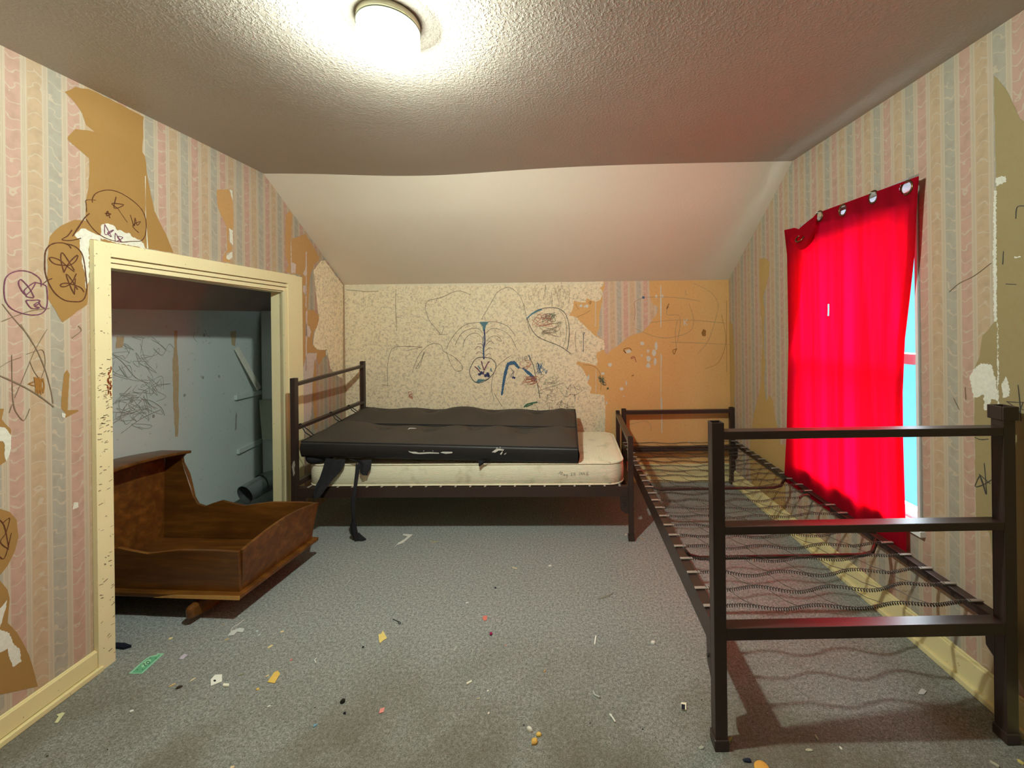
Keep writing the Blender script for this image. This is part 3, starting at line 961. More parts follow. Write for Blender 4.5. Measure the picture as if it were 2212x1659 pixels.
# rear wall behind the camera
mb = MB()
mb.face([(-1.9, YREAR, 0), (1.75, YREAR, 0), (1.75, YREAR, 2.4), (-1.9, YREAR, 2.4)], 0, [(-1.9, 0), (1.75, 0), (1.75, 2.4), (-1.9, 2.4)])
struct(mb.build('wall_rear', [PAPER]), 'striped papered wall behind the viewer', 'wall')

# closet --------------------------------------------------------------
mb = MB()


def cz(u):
    return 1.448 + (u - 2.19) * 0.038


mb.face([WC.pt(1.0, 0), WC.pt(3.64, 0), WC.pt(3.64, cz(3.64)), WC.pt(1.0, cz(1.0))], 0)
CL0 = 0.0
for q, w in (([(645, 640), (680, 640), (672, 760), (688, 1000), (685, 1250), (690, 1400), (680, 1590), (655, 1590), (640, 1300), (632, 900), (650, 780)], 1), ([(1150, 650), (1205, 640), (1195, 780), (1165, 770)], 1), ([(1200, 1360), (1212, 1400), (1205, 1530), (1190, 1530)], 3), ([(130, 690), (200, 690), (185, 790), (125, 800)], 1)):
    patch(mb, WC, Nc(q), w, 0.0008, .02, .003)
for i in range(26):
    scribble(mb, WC, (250 + random.random() * 105, 735 + random.random() * 165), 26, 22, 5, .0026, 2)
for i in range(14):
    scribble(mb, WC, (260 + random.random() * 80, 860 + random.random() * 60), 30, 16, 5, .0024, 2)
for q in ([(170, 1560), (350, 1430), (520, 1350)], [(350, 1255), (440, 1270), (530, 1330), (560, 1400)], [(920, 630), (940, 680), (970, 700)], [(830, 650), (820, 700), (850, 740)], [(460, 800), (540, 860), (600, 760), (650, 810)], [(60, 830), (180, 920), (300, 1060), (410, 1110)]):
    stroke(mb, WC, Nc(q), .004, 2)
for p in ((905, 1060), (1050, 1050), (740, 1220), (460, 1405), (265, 1270), (915, 680)):
    dot(mb, WC, Nc([p])[0], .010, .012, 2, .0012)
struct(mb.build('wall_closet', [CLOSET, plain('tan_glue_stain', lin(196, 174, 136), .7, sc=30), plain('faint_closet_scribble', lin(158, 162, 154), .7), plain('grey_smear', lin(160, 166, 160), .7)], weld=False), 'scribbled blue-grey plaster wall inside the closet', 'wall')
mb = MB()
mb.face([WC.pt(1.0, cz(1.0)), WC.pt(3.64, cz(3.64)), (-1.99, 3.64, 2.40), (-1.84, 1.0, 2.30)], 0)
struct(mb.build('ceiling_closet', [CLOSETP]), 'dull pink sloping ceiling inside the closet', 'ceiling')
mb = MB()
mb.face([(-3.15, 3.62, 0), (-1.95, 3.62, 0), (-1.95, 3.62, 2.4), (-3.15, 3.62, 2.4)], 0)
mb.face([(-3.1, 1.02, 0), (-1.85, 1.02, 0), (-1.85, 1.02, 2.4), (-3.1, 1.02, 2.4)], 0)
struct(mb.build('wall_closet_end', [CLOSET]), 'plain end walls of the closet', 'wall')

# closet opening: jamb lining and casing ------------------------------
mb = MB()


def lw(u, z, off):
    return WL.pt(u, z, off)


def wall_box(u0, u1, z0, z1, o0, o1, mi=0, wall=None):
    wl_ = wall or WL
    mb.hexa([wl_.pt(u0, z0, o0), wl_.pt(u1, z0, o0), wl_.pt(u1, z0, o1), wl_.pt(u0, z0, o1), wl_.pt(u0, z1, o0), wl_.pt(u1, z1, o0), wl_.pt(u1, z1, o1), wl_.pt(u0, z1, o1)], mi)


wall_box(1.553, 1.612, 0.0, 1.672, 0.001, 0.018)           # near casing
wall_box(2.775, 2.850, 0.0, 1.700, 0.001, 0.012)           # far casing, outer board
wall_box(2.690, 2.775, 0.0, 1.640, 0.001, 0.018)
wall_box(2.660, 2.692, 0.0, 1.600, -0.02, 0.014)
# head casing (rises slightly towards the far end, as the house has settled)
for (za0, za1, zb0, zb1, o1) in ((1.618, 1.674, 1.640, 1.702, 0.018), (1.596, 1.612, 1.614, 1.634, 0.014), (1.574, 1.592, 1.586, 1.608, 0.010)):
    mb.hexa([lw(1.612, za0, 0.001), lw(2.775, zb0, 0.001), lw(2.775, zb0, o1), lw(1.612, za0, o1), lw(1.612, za1, 0.001), lw(2.775, zb1, 0.001), lw(2.775, zb1, o1), lw(1.612, za1, o1)])
# lining boards through the wall
wall_box(1.592, 1.612, 0.0, 1.60, -0.075, 0.0)
wall_box(2.660, 2.680, 0.0, 1.60, -0.075, 0.0)
wall_box(1.600, 2.670, 1.576, 1.60, -0.075, 0.0)
# back of the wall, closet side
mb.face([lw(1.0, 0, -.076), lw(1.6, 0, -.076), lw(1.6, 2.3, -.076), lw(1.0, 2.3, -.076)], 1)
mb.face([lw(2.67, 0, -.076), lw(3.95, 0, -.076), lw(3.95, 2.3, -.076), lw(2.67, 2.3, -.076)], 1)
mb.face([lw(1.6, 1.6, -.076), lw(2.67, 1.6, -.076), lw(2.67, 2.3, -.076), lw(1.6, 2.3, -.076)], 1)
# chips and scuffs on the near casing
for i in range(120):
    z = random.choice([random.uniform(.03, 1.62), random.gauss(1.05, .10)])
    u = random.uniform(1.556, 1.606)
    l = random.uniform(.003, .016)
    h = random.uniform(.0012, .003)
    sk = random.uniform(-.004, .006)
    mb.face([lw(u, z, .0186), lw(min(u + l, 1.611), z + sk, .0186), lw(min(u + l, 1.611), z + sk + h, .0186), lw(u, z + h, .0186)], 2)
for i in range(26):
    z = random.gauss(1.11, .035)
    u = random.uniform(1.590, 1.606)
    mb.face([lw(u, z, .0190), lw(u + .004, z, .0190), lw(u + .005, z + .010, .0190), lw(u + .001, z + .012, .0190)], 3)
struct(mb.build('trim_1', [TRIM, CLOSET, plain('dark_chip_marks', lin(96, 76, 48), .7), plain('rust_smudge', lin(150, 74, 30), .7)], weld=False), 'chipped cream casing around the closet opening', 'trim')

# baseboards ----------------------------------------------------------
mb = MB()
wall_box(YREAR, 1.553, 0.022, 0.086, 0.001, 0.015)
wall_box(YREAR, 1.565, 0.0, 0.020, 0.001, 0.026)
wall_box(YREAR, 1.553, 0.084, 0.090, 0.001, 0.010)
struct(mb.build('baseboard_left', BASE, bevel=0.003), 'cream baseboard along the wall with the closet', 'baseboard')
mb = MB()
wall_box(YREAR, 3.43, 0.020, 0.104, 0.001, 0.015, wall=WR)
wall_box(YREAR, 3.43, 0.0, 0.022, 0.001, 0.028, wall=WR)
wall_box(YREAR, 3.43, 0.104, 0.114, 0.001, 0.009, wall=WR)
struct(mb.build('baseboard_right', BASE, bevel=0.003), 'dirty cream baseboard below the window', 'baseboard')
mb = MB()
wall_box(-1.92, 1.33, 0.020, 0.150, 0.001, 0.015, wall=WB)
wall_box(-1.92, 1.33, 0.0, 0.022, 0.001, 0.028, wall=WB)
struct(mb.build('baseboard_back', BASE, bevel=0.003), 'cream baseboard along the low knee wall', 'baseboard')

# window --------------------------------------------------------------
wroot = thing('window_1', (1.43, 2.03, WINZ0), 'tall sash window behind the red curtain', 'window', kind='structure')
mb = MB()
D = 0.15
for u0, u1, z0, z1 in ((WIN0 - .02, WIN0, WINZ0 - .02, WINZ1 + .02), (WIN1, WIN1 + .02, WINZ0 - .02, WINZ1 + .02), (WIN0, WIN1, WINZ0 - .02, WINZ0), (WIN0, WIN1, WINZ1, WINZ1 + .02)):
    wall_box(u0, u1, z0, z1, -D, 0.0, wall=WR)
wall_box(WIN0 - .03, WIN1 + .03, WINZ0 - .018, WINZ0 + .004, 0.0, 0.022, wall=WR)
wall_box(WIN0 - .012, WIN0, WINZ0, WINZ1, 0.0, 0.006, wall=WR)
o = mb.build('window_frame', SASH, wroot)


def sash(z0, z1, o0, o1):
    global mb
    mb = MB()
    t_ = 0.045
    wall_box(WIN0, WIN0 + t_, z0, z1, o0, o1, wall=WR)
    wall_box(WIN1 - t_, WIN1, z0, z1, o0, o1, wall=WR)
    wall_box(WIN0 + t_, WIN1 - t_, z0, z0 + t_, o0, o1, wall=WR)
    wall_box(WIN0 + t_, WIN1 - t_, z1 - t_, z1, o0, o1, wall=WR)
    s_ = mb.build('sash', SASH, wroot)
    mb = MB()
    om = (o0 + o1) / 2
    wall_box(WIN0 + t_, WIN1 - t_, z0 + t_, z1 - t_, om - .0015, om + .0015, wall=WR)
    mb.build('glass_pane', GLASS, s_)


sash(1.135, WINZ1, -.125, -.095)
sash(WINZ0, 1.18, -.09, -.06)


# ------------------------------------------------------------------ ceiling lamp
LX, LY = -0.512, 1.150
LZ = ceil_z(LX, LY)
lamp = thing('ceiling_light', (LX, LY, LZ), 'round white glass drum lamp glowing on the ceiling', 'lamp')
LS = 0.89
mb = MB()
mb.lathe([(r * LS, z * LS) for r, z in [(0.0, 0), (0.093, 0), (0.0945, -.003), (0.0945, -.026), (0.091, -.028), (0.0, -.028)]], (LX, LY, LZ + .002), 64)
mb.build('metal_rim', RIM, lamp)
mb = MB()
for prof in ([(0.0952, -.0245), (0.0968, -.027), (0.0952, -.0295), (0.091, -.0290)], [(0.0948, -.0005), (0.0962, -.0025), (0.0948, -.0045)]):
    mb.lathe([(r * LS, z * LS) for r, z in prof], (LX, LY, LZ + .002), 64)
mb.build('rim_groove', DARKRIM, lamp)
mb = MB()
prof = [(0.086, -.029), (0.0875, -.034), (0.0915, -.040), (0.0935, -.048), (0.0935, -.085), (0.090, -.098), (0.082, -.107), (0.068, -.112), (0.04, -.115), (0.0005, -.116)]
mb.lathe([(r * LS, z * LS) for r, z in prof], (LX, LY, LZ), 64)
tag(mb.build('glass_shade', LAMPG, lamp), 'glowing opal glass drum')
bl = bpy.data.lights.new('bulb', 'POINT')
bl.energy = BULB_POWER
bl.color = LAMP_COLOUR[:3]
bl.shadow_soft_size = 0.030
bo = bpy.data.objects.new('bulb', bl)
bo.location = (0, 0, -.040)
bo.parent = lamp
COL.objects.link(bo)
# nail and chip marks stay in the ceiling texture


# ------------------------------------------------------------------ beds
def bar_box(mb, M, lo, hi):
    x0, y0, z0 = lo
    x1, y1, z1 = hi
    mb.hexa([M(p) for p in ((x0, y0, z0), (x1, y0, z0), (x1, y1, z0), (x0, y1, z0), (x0, y0, z1), (x1, y0, z1), (x1, y1, z1), (x0, y1, z1))])


def make_bed(name, label, M, BW, L, S, ZH, ZL, root_loc, cap_back=False, broken=None, side_h=(0.085, 0.05), lift=0.0, nsp=22, show_springs=True):
    """local frame: y from the high end (0) to the low end (L), x from 0 to BW"""
    root = thing(name, root_loc, label, 'bed frame', 'brown metal bed frames')
    rail_h = S

    def post(x, y, z1, cap=False):
        m_ = MB()
        w_ = 0.0035
        # square tube with an open top
        for (a0, b0_, a1, b1_) in ((0, 0, S, w_), (0, S - w_, S, S), (0, w_, w_, S - w_), (S - w_, w_, S, S - w_)):
            bar_box(m_, M, (x + a0, y + b0_, 0.0), (x + a1, y + b1_, z1))
        bar_box(m_, M, (x + w_, y + w_, 0.0), (x + S - w_, y + S - w_, z1 - .05))
        p_ = m_.build('post', METAL, root, bevel=0.0012, weld=False)
        f_ = MB()
        e = .004
        bar_box(f_, M, (x - e, y - e, 0.0), (x + S + e, y + S + e, .034))
        tag(f_.build('foot_cap', METAL, p_, bevel=0.003), 'slightly wider cap at the foot of the post')
        if cap:
            c_ = MB()
            e2 = .006
            for (a0, b0_, a1, b1_) in ((-e2, -e2, S + e2, 0), (-e2, S, S + e2, S + e2), (-e2, 0, 0, S), (S, 0, S + e2, S)):
                bar_box(c_, M, (x + a0, y + b0_, z1 - .035), (x + a1, y + b1_, z1 + .008))
            tag(c_.build('sleeve_cap', METAL, p_, bevel=0.002, weld=False), 'flared sleeve on top of the post')

    post(0, 0, ZH)
    post(BW - S, 0, ZH + (lift if cap_back is False else .03), cap_back)
    post(0, L - S, ZL)
    post(BW - S, L - S, ZL)

    def rail(zc, y, nm='rail', h=None, zc2=None):
        m_ = MB()
        hh = h or rail_h
        z2 = zc if zc2 is None else zc2
        m_.hexa([M(p) for p in ((S, y, zc - hh / 2), (BW - S, y, z2 - hh / 2), (BW - S, y + S + .002, z2 - hh / 2), (S, y + S + .002, zc - hh / 2), (S, y, zc + hh / 2), (BW - S, y, z2 + hh / 2), (BW - S, y + S + .002, z2 + hh / 2), (S, y + S + .002, zc + hh / 2))])
        return m_.build(nm, METAL, root, bevel=0.0015)

    rail(ZH - .040, 0, 'end_rail', S * .66, ZH - .040 + lift)
    rail(.6765 if S > .035 else .705, 0, 'end_rail', S * .66, (.6765 if S > .035 else .705) + lift * .6)
    rail(.357, 0, 'end_rail')
    rail(ZL - .030, L - S, 'end_rail', S * .8)
    rail(.300, L - S, 'end_rail', S)
    ZT = .372 if S > .035 else .335
    for sx, hgt in ((0, side_h[0]), (1, side_h[1])):
        m_ = MB()
        xo = 0.004 if sx == 0 else BW - .004
        xi = xo + (.004 if sx == 0 else -.004)
        xf = xo + (.034 if sx == 0 else -.034)
        a, b = min(xo, xi), max(xo, xi)
        bar_box(m_, M, (a, S, ZT - hgt), (b, L - S, ZT))
        a, b = min(xi, xf), max(xi, xf)
        bar_box(m_, M, (a, S, ZT - .004), (b, L - S, ZT))
        m_.build('side_rail', METAL, root, bevel=0.001)
        # tapered corner plates below the rail
        for y0, sg in ((S, 1), (L - S, -1)):
            m_ = MB()
            prof_ = [(y0, ZT - hgt), (y0 + sg * .055, ZT - hgt), (y0 + sg * .050, ZT - hgt - .08), (y0 + sg * .020, ZT - hgt - .105), (y0, ZT - hgt - .105)]
            x0_ = xo + (.002 if sx == 0 else -.002)
            d = Vector(M((x0_ + (.004 if sx == 0 else -.004), 0, 0))) - Vector(M((x0_, 0, 0)))
            m_.prism([M((x0_, yy, zz)) for yy, zz in prof_], d)
            m_.build('corner_plate', METAL, root)
            m_ = MB()
            cpt = Vector(M((xo, y0 + sg * .028, ZT - hgt - .045)))
            dd = Vector(M((xo + (-.006 if sx == 0 else .006), y0 + sg * .028, ZT - hgt - .045)))
            m_.tube([cpt, dd], .0055, 8)
            m_.build('bolt_head', METAL, root)
    # bent cross braces under the springs
    for yb in ((.50, 1.25) if S > .035 else (.55, 1.3)):
        m_ = MB()
        pts = [(.030, yb + .03, ZT - .006), (.075, yb, ZT - .05), (.12, yb, ZT - .062), (BW - .12, yb, ZT - .062), (BW - .075, yb, ZT - .05), (BW - .030, yb + .03, ZT - .006)]
        m_.tube([M(p) for p in pts], .0085, 8)
        m_.build('cross_brace', METAL, root)
    # springs
    rnd = random.Random(len(name) + int(BW * 1000))
    y_first, y_last = .105, L - .085
    prev = None
    for k in range(nsp):
        y = y_first + (y_last - y_first) * k / (nsp - 1)
        x0_, x1_ = .040, BW - .040
        brk = broken is not None and k == broken
        if brk:
            x1_ = BW - .135
        ph = rnd.uniform(-.5, .5)
        am = rnd.uniform(.010, .017)

        def mid(t, x0_=x0_, x1_=x1_, y=y, am=am, ph=ph, k=k):
            env = min(1, 6 * t, 6 * (1 - t))
            return Vector((x0_ + (x1_ - x0_) * t, y + env * am * math.sin(2 * math.pi * 3.2 * t + ph + (math.pi if k % 2 else 0)), ZT + .003 - .012 * math.sin(math.pi * t)))
        m_ = MB()
        if show_springs:
            turns, spt = int((x1_ - x0_) / .0088), 7
            pts = []
            for i in range(turns * spt + 1):
                t = i / (turns * spt)
                a = 2 * math.pi * i / spt
                c = mid(t)
                pts.append(M(c + Vector((0, math.cos(a) * .0052, math.sin(a) * .0052))))
            m_.tube(pts, .0016, 4, caps=False)
            # link wires to the next row
            if k < nsp - 1 and not brk:
                for j in range(5):
                    tt = .16 + .17 * j + (.05 if k % 2 else 0)
                    p0 = mid(tt)
                    y2 = y + (y_last - y_first) / (nsp - 1)
                    p1 = Vector((p0.x - .055, y2 + .004, p0.z - .004))
                    pm = (p0 + p1) / 2 + Vector((0, 0, -.006))
                    m_.tube([M(p0 + Vector((0, -.006, .004))), M(pm), M(p1)], .0012, 4, caps=False)
            if brk:
                e = mid(1.0)
                m_.tube([M(e), M(e + Vector((.02, .004, .010))), M(e + Vector((.045, .0, .016))), M(e + Vector((.055, -.006, .012)))], [.006, .006, .005, .003], 6)
            s_ = m_.build('spring', SPRING, root, weld=False)
        ends = [0] + ([] if brk else [1])
        for sd in ends:
            c_ = MB()
            xa = .002 if sd == 0 else BW - .002
            xb = xa + (.052 if sd == 0 else -.052)
            zz = ZT + .0045
            bar_box(c_, M, (min(xa, xb), y - .0065, zz - .003), (max(xa, xb), y + .0065, zz + .002))
            c_.build('spring_clip', CLIP, root, bevel=0.002)
    return root


# bed by the window: long side along the right wall
B2O, B2A = Vector((0.428, 1.240, 0)), math.radians(0.55)


def M2(p):
    p = Vector(p)
    c_, s_ = math.cos(B2A), math.sin(B2A)
    return Vector((B2O.x + p.x * c_ - p.y * s_, B2O.y + p.x * s_ + p.y * c_, p.z))


bed2 = make_bed('bed_frame', 'bare brown metal bed frame with exposed springs under the window', M2, 0.945, 2.150, .038, 1.010, .640, tuple(B2O), cap_back=True, broken=9, nsp=22)

# bed along the knee wall, high end at the closet side, slightly turned
B1A = Vector((-1.765, 2.515, 0))      # front corner of the high end
B1B = Vector((0.369, 2.475, 0))       # front corner of the low end
ex = (B1B - B1A).normalized()
ey = Vector((-ex.y, ex.x, 0))


def M1(p):
    return B1A + ex * p[1] + ey * p[0] + Vector((0, 0, p[2]))


bed1 = make_bed('bed_frame', 'brown metal bed frame carrying the ivory mattress by the knee wall', M1, 0.835, (B1B - B1A).length, .032, 1.022, .640, tuple(B1A), side_h=(.062, .05), lift=.045, nsp=22, show_springs=False)
# worn paint on the post
mb = MB()
pz = [(.005, .47), (.012, .50), (.022, .51), (.026, .48), (.020, .46), (.024, .43), (.014, .41), (.010, .44)]
mb.face([M1((-.0008, .003 + y, z)) for y, z in pz])
tag(mb.build('worn_patch', plain('bare_steel_patch', lin(190, 182, 170), .4, metal=.3), bed1, weld=False), 'pale spot of worn paint on the post')


# ------------------------------------------------------------------ ivory mattress
mt_z0, mt_z1 = .342, .474
mattress = thing('mattress', (-0.7, 2.9, mt_z0), 'ivory ribbed single mattress with handwriting on its side, on the bed', 'mattress')


def rrect(x0, x1, y0, y1, r, n=10):
    out = []
    for cx_, cy_, a0 in ((x1 - r, y0 + r, -90), (x1 - r, y1 - r, 0), (x0 + r, y1 - r, 90), (x0 + r, y0 + r, 180)):
        for k in range(n + 1):
            a = math.radians(a0 + 90 * k / n)
            out.append((cx_ + r * math.cos(a), cy_ + r * math.sin(a)))
    return out


def mt(p):
    x, y = p
    return (x, y - 0.0187 * (x + .7))


out = rrect(-1.69, .318, 2.515, 3.27, .10)


def inset(o_, d):
    cx_ = sum(p[0] for p in o_) / len(o_)
    res = []
    n = len(o_)
    for i in range(n):
        a, b = Vector(o_[i - 1]), Vector(o_[(i + 1) % n])
        t_ = (b - a).normalized()
        nrm = Vector((-t_.y, t_.x))
        res.append(tuple(Vector(o_[i]) + nrm * d))
    return res


mb = MB()
ring = lambda d, z: [(*mt(p), z) for p in inset(out, d)]
rings = [ring(.006, mt_z0), ring(-.002, mt_z0 + .012), ring(-.005, (mt_z0 + mt_z1) / 2), ring(-.002, mt_z1 - .012), ring(.004, mt_z1)]
mb.grid(rings, 0, True)
for z, rr in ((mt_z1, [.004, .03, .07]), (mt_z0, [.006])):
    pass
mb.grid([ring(.004, mt_z1), ring(.03, mt_z1 + .003), ring(.075, mt_z1 + .0035)], 0, True)
mb.face(ring(.075, mt_z1 + .0035), 0)
mb.face(ring(.006, mt_z0)[::-1], 0)
mb.build('mattress_body', TICK, mattress)
for z in (mt_z0 + .002, mt_z1 - .001):
    mb = MB()
    rg = ring(.0, z)
    mb.tube(rg + rg[:2], .0055, 6)
    mb.build('piping', PIPING, mattress)
FADED = plain('faded_pen', lin(112, 108, 92), .7)
# handwriting on the side of the mattress
mb = MB()


def side_pt(px, py):
    r = ray(px, py)
    # plane y = 2.510 - .0187*(x+.7)
    t_ = (2.507 - .0187 * .7) / (1 + .0187 * r.x)
    return Vector((0, 0, H)) + r * t_


def pen(m_, pts, w, fn, mi=0):
    q = smooth_line(pts, 4)
    L, R = [], []
    for i, p in enumerate(q):
        d = q[min(i + 1, len(q) - 1)] - q[max(i - 1, 0)]
        nrm = Vector((-d.y, d.x)).normalized() * w / 2
        L.append(fn(*(p + nrm)))
        R.append(fn(*(p - nrm)))
    m_.grid([L, R], mi, smooth=False)


for q in ([(1080, 950), (1095, 945), (1110, 920), (1118, 965), (1130, 925), (1142, 965)], [(1160, 955), (1150, 965), (1160, 972), (1165, 955), (1168, 972)], [(1180, 958), (1185, 970), (1195, 958), (1190, 990), (1180, 1000)],
          [(1240, 950), (1252, 942), (1256, 952), (1240, 972), (1260, 970)], [(1300, 942), (1278, 944), (1278, 955), (1295, 955), (1294, 970), (1276, 970)], [(1350, 935), (1350, 970)],
          [(1385, 945), (1368, 940), (1366, 955), (1385, 950), (1384, 970)], [(1415, 945), (1398, 940), (1396, 955), (1415, 950), (1414, 970)], [(1462, 925), (1440, 945), (1436, 968), (1458, 968), (1455, 952), (1440, 955)]):
    if q[0][0] in (1080, 1240, 1350):
        mb = MB()
    pen(mb, [Vector(p) for p in Oc(q)], .55, side_pt)
    if q[0][0] in (1180, 1300, 1462):
        tag(mb.build('handwriting', FADED, mattress, weld=False), {1180: 'faded handwritten month', 1300: 'faded handwritten day', 1462: 'faded handwritten year'}[q[0][0]])

# ------------------------------------------------------------------ black folding pad (two tufted halves)
pad = thing('tufted_pad', (-0.85, 2.9, .49), 'black vinyl tufted pad lying across the ivory mattress', 'mattress')
FX0, FX1 = -1.690, .030


def pad_top(s, t):
    """s 0..1 from closet end to window end, t 0..1 front to back"""
    zf = .630 + (.573 - .630) * s
    zm = .655 + (.607 - .655) * s
    zb = .692 + (.655 - .692) * s
    if t < .48:
        q = t / .48
        return zf * (1 - q) + zm * q
    q = (t - .48) / .52
    return zm * (1 - q) + zb * q


def pad_xy(s, t):
    yf = 2.505 - .012 * s
    yb = 3.30 - .01 * s
    return (FX0 + (FX1 - FX0) * s - .02 * t * (1 - s) * 0 - .01 * t, yf + (yb - yf) * t)


SCUFF = plain('pale_scuff', lin(206, 202, 194), .7)
TUFT = [[.235, .415, .60, .785], [.12, .34, .62, .83]]
PTH = .095
for half, (t0, t1) in enumerate(((0.0, .48), (.49, 1.0))):
    ns, ntt = 96, 28
    top = []
    for j in range(ntt + 1):
        v = j / ntt
        t = t0 + (t1 - t0) * v
        row = []
        for i in range(ns + 1):
            s = i / ns
            x, y = pad_xy(s, t)
            z = pad_top(s, t)
            ed = (math.sin(math.pi * v ** 1.35) ** 1.1) * min(1, 16 * s, 16 * (1 - s)) ** .8
            z += .052 * max(0, ed) * (1 + .2 * math.sin(13 * s + half))
            for ts in TUFT[half]:
                vt = .66 if half == 0 else .72
                d2 = ((s - ts) * 1.72) ** 2 + ((v - vt) * .40) ** 2
                z -= .034 * math.exp(-d2 / .0014) + .034 * math.exp(-d2 / .016)
                # puckers between tufts
            z -= .004 * math.exp(-((v - .68) / .16) ** 2)
            row.append((x, y, z))
        top.append(row)
    mb = MB()
    mb.grid(top)
    bot = [[(p[0], p[1], pad_top(i / ns, t0 + (t1 - t0) * j / ntt) - PTH) for i, p in enumerate(r)] for j, r in enumerate(top)]
    # front, back and end faces with a slight bulge
    def side(a, b, nrm):
        n = 6
        g = []
        for k in range(n + 1):
            q = k / n
            g.append([Vector(p) * (1 - q) + Vector(r) * q + Vector(nrm) * (.010 * math.sin(math.pi * q)) for p, r in zip(a, b)])
        mb.grid(g)
    side(top[0], bot[0], (0, -1, 0))
    side(top[-1], bot[-1], (0, 1, 0))
    side([r[0] for r in top], [r[0] for r in bot], (-1, 0, 0))
    side([r[-1] for r in top], [r[-1] for r in bot], (1, 0, 0))
    mb.face([p for p in bot[0]] + [r[-1] for r in bot[1:]] + bot[-1][::-1][1:] + [r[0] for r in bot[::-1]][1:-1])
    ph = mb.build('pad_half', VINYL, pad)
    mb = MB()
    loop = [Vector(p) for p in top[0]] + [Vector(r[-1]) for r in top[1:]] + [Vector(p) for p in top[-1][::-1][1:]] + [Vector(r[0]) for r in top[::-1][1:]]
    mb.tube(loop, .0042, 6)
    mb.build('piping', CORD, ph, weld=False)
    for ts in TUFT[half]:
        vt = .66 if half == 0 else .72
        j, i = int(vt * ntt), int(ts * ns)
        p = Vector(top[j][i])
        mb = MB()
        mb.lathe([(0.011, -.001), (0.010, .003), (0.006, .005), (0.0004, .0055)], p, 12)
        mb.build('button', VINYL, ph)
    if half == 0:
        mb = MB()
        a_ = [Vector(top[int(v * ntt)][int(s * ns)]) + Vector((0, 0, .003)) for s, v in ((.345, .50), (.352, .58), (.362, .64), (.374, .66))]
        mb.tube(a_, [.002, .004, .004, .002], 6)
        tag(mb.build('tear', SCUFF, ph), 'short pale tear in the black vinyl')
        mb = MB()

        def front_pt(px, py):
            r = ray(px, py)
            t_ = 2.4905 - .012 * max(0, min(1, (px - 652) / 596))
            p = Vector((0, 0, H)) + r * t_
            return p
        for q in ([(1670, 790), (1720, 800), (1780, 800), (1830, 815), (1990, 805), (2130, 815), (2130, 830), (1990, 828), (1850, 835), (1750, 830), (1690, 808)], [(2150, 815), (2180, 800), (2330, 800), (2330, 822), (2230, 832)], [(1890, 785), (1910, 785), (1905, 798)], [(2030, 785), (2045, 785), (2042, 800)]):
            mb.face([front_pt(*p) for p in Qc(q)])
        tag(mb.build('scuff', SCUFF, ph, weld=False), 'long pale scuff where the vinyl has peeled')
        mb = MB()
        for q in ([(245, 680), (300, 640), (345, 635), (400, 645), (395, 660), (330, 660), (290, 685)], [(300, 625), (320, 620), (315, 640)], [(350, 700), (385, 660), (380, 690), (360, 715)], [(400, 705), (430, 685), (425, 700), (405, 712)], [(340, 615), (360, 612), (355, 625)]):
            mb.face([front_pt(*p) for p in Oc(q)])
        tag(mb.build('scuff', SCUFF, ph, weld=False), 'broken pale scuff where the vinyl has peeled')

# dark torn cover pieces hanging from the pad
mb = MB()
roll = []
for k in range(13):
    t_ = k / 12
    c_ = at(655 + 62 * t_, 990 + 6 * math.sin(t_ * 2) - 6 * t_, 2.515)
    roll.append(c_ + Vector((0, .03, 0)))
mb.tube(roll, [.012, .030, .038, .040, .038, .034, .030, .026, .022, .018, .014, .010, .006], 10)
tag(mb.build('rolled_cover', RAG, pad), 'rolled torn edge of the black cover')


def ribbon(name, px_l, px_r, Ys, thick=.003, mat=RAG):
    m_ = MB()
    Lp = [at(p[0], p[1], y) for p, y in zip(px_l, Ys)]
    Rp = [at(p[0], p[1], y) for p, y in zip(px_r, Ys)]
    P = []
    for a, b in zip(Lp, Rp):
        row = []
        for k in range(7):
            q = k / 6
            row.append(a * (1 - q) + b * q + Vector((0, -.008 * math.sin(math.pi * q) + .004 * math.sin(q * 9), 0)))
        P.append(row)
    m_.grid(P)
    m_.grid([[p + Vector((0, thick, 0)) for p in r] for r in P])
    return m_.build(name, mat, pad, weld=False)


ribbon('torn_strip', Rc([(745, 215), (700, 380), (650, 530), (600, 620), (565, 700), (560, 830)]), Rc([(1050, 235), (1030, 330), (960, 440), (860, 540), (770, 660), (640, 840)]), [2.495, 2.49, 2.488, 2.485, 2.47, 2.465])
ribbon('torn_strip', Rc([(1110, 235), (1250, 280), (1265, 330), (1280, 400), (1285, 450)]), Rc([(1460, 240), (1450, 300), (1440, 380), (1410, 430), (1390, 490)]), [2.495, 2.49, 2.488, 2.487, 2.487])
ribbon('torn_strip', Rc([(1215, 300), (1205, 430), (1190, 560), (1175, 700), (1140, 850), (1145, 1000), (1160, 1150), (1125, 1280), (1140, 1390), (1195, 1490)]), Rc([(1270, 300), (1265, 430), (1240, 560), (1225, 700), (1205, 850), (1195, 1000), (1205, 1150), (1225, 1290), (1245, 1400), (1250, 1490)]), [2.495, 2.487, 2.487, 2.475, 2.47, 2.475, 2.485, 2.50, 2.51, 2.515])
e0 = on_floor(773, 1166, .004)
mb = MB()
mb.prism([on_floor(*p, z=.001) for p in ((766, 1164), (775, 1152), (781, 1158), (791, 1166), (784, 1169), (770, 1169))], (0, 0, .007))
mb.build('torn_strip_end', RAG, pad)
ribbon('torn_strip', Qc([(0, 0), (0, 0)]) and [(1033, 995), (1034, 1000), (1034, 1006)], [(1062, 995), (1048, 999), (1037, 1007)], [2.49, 2.488, 2.488])
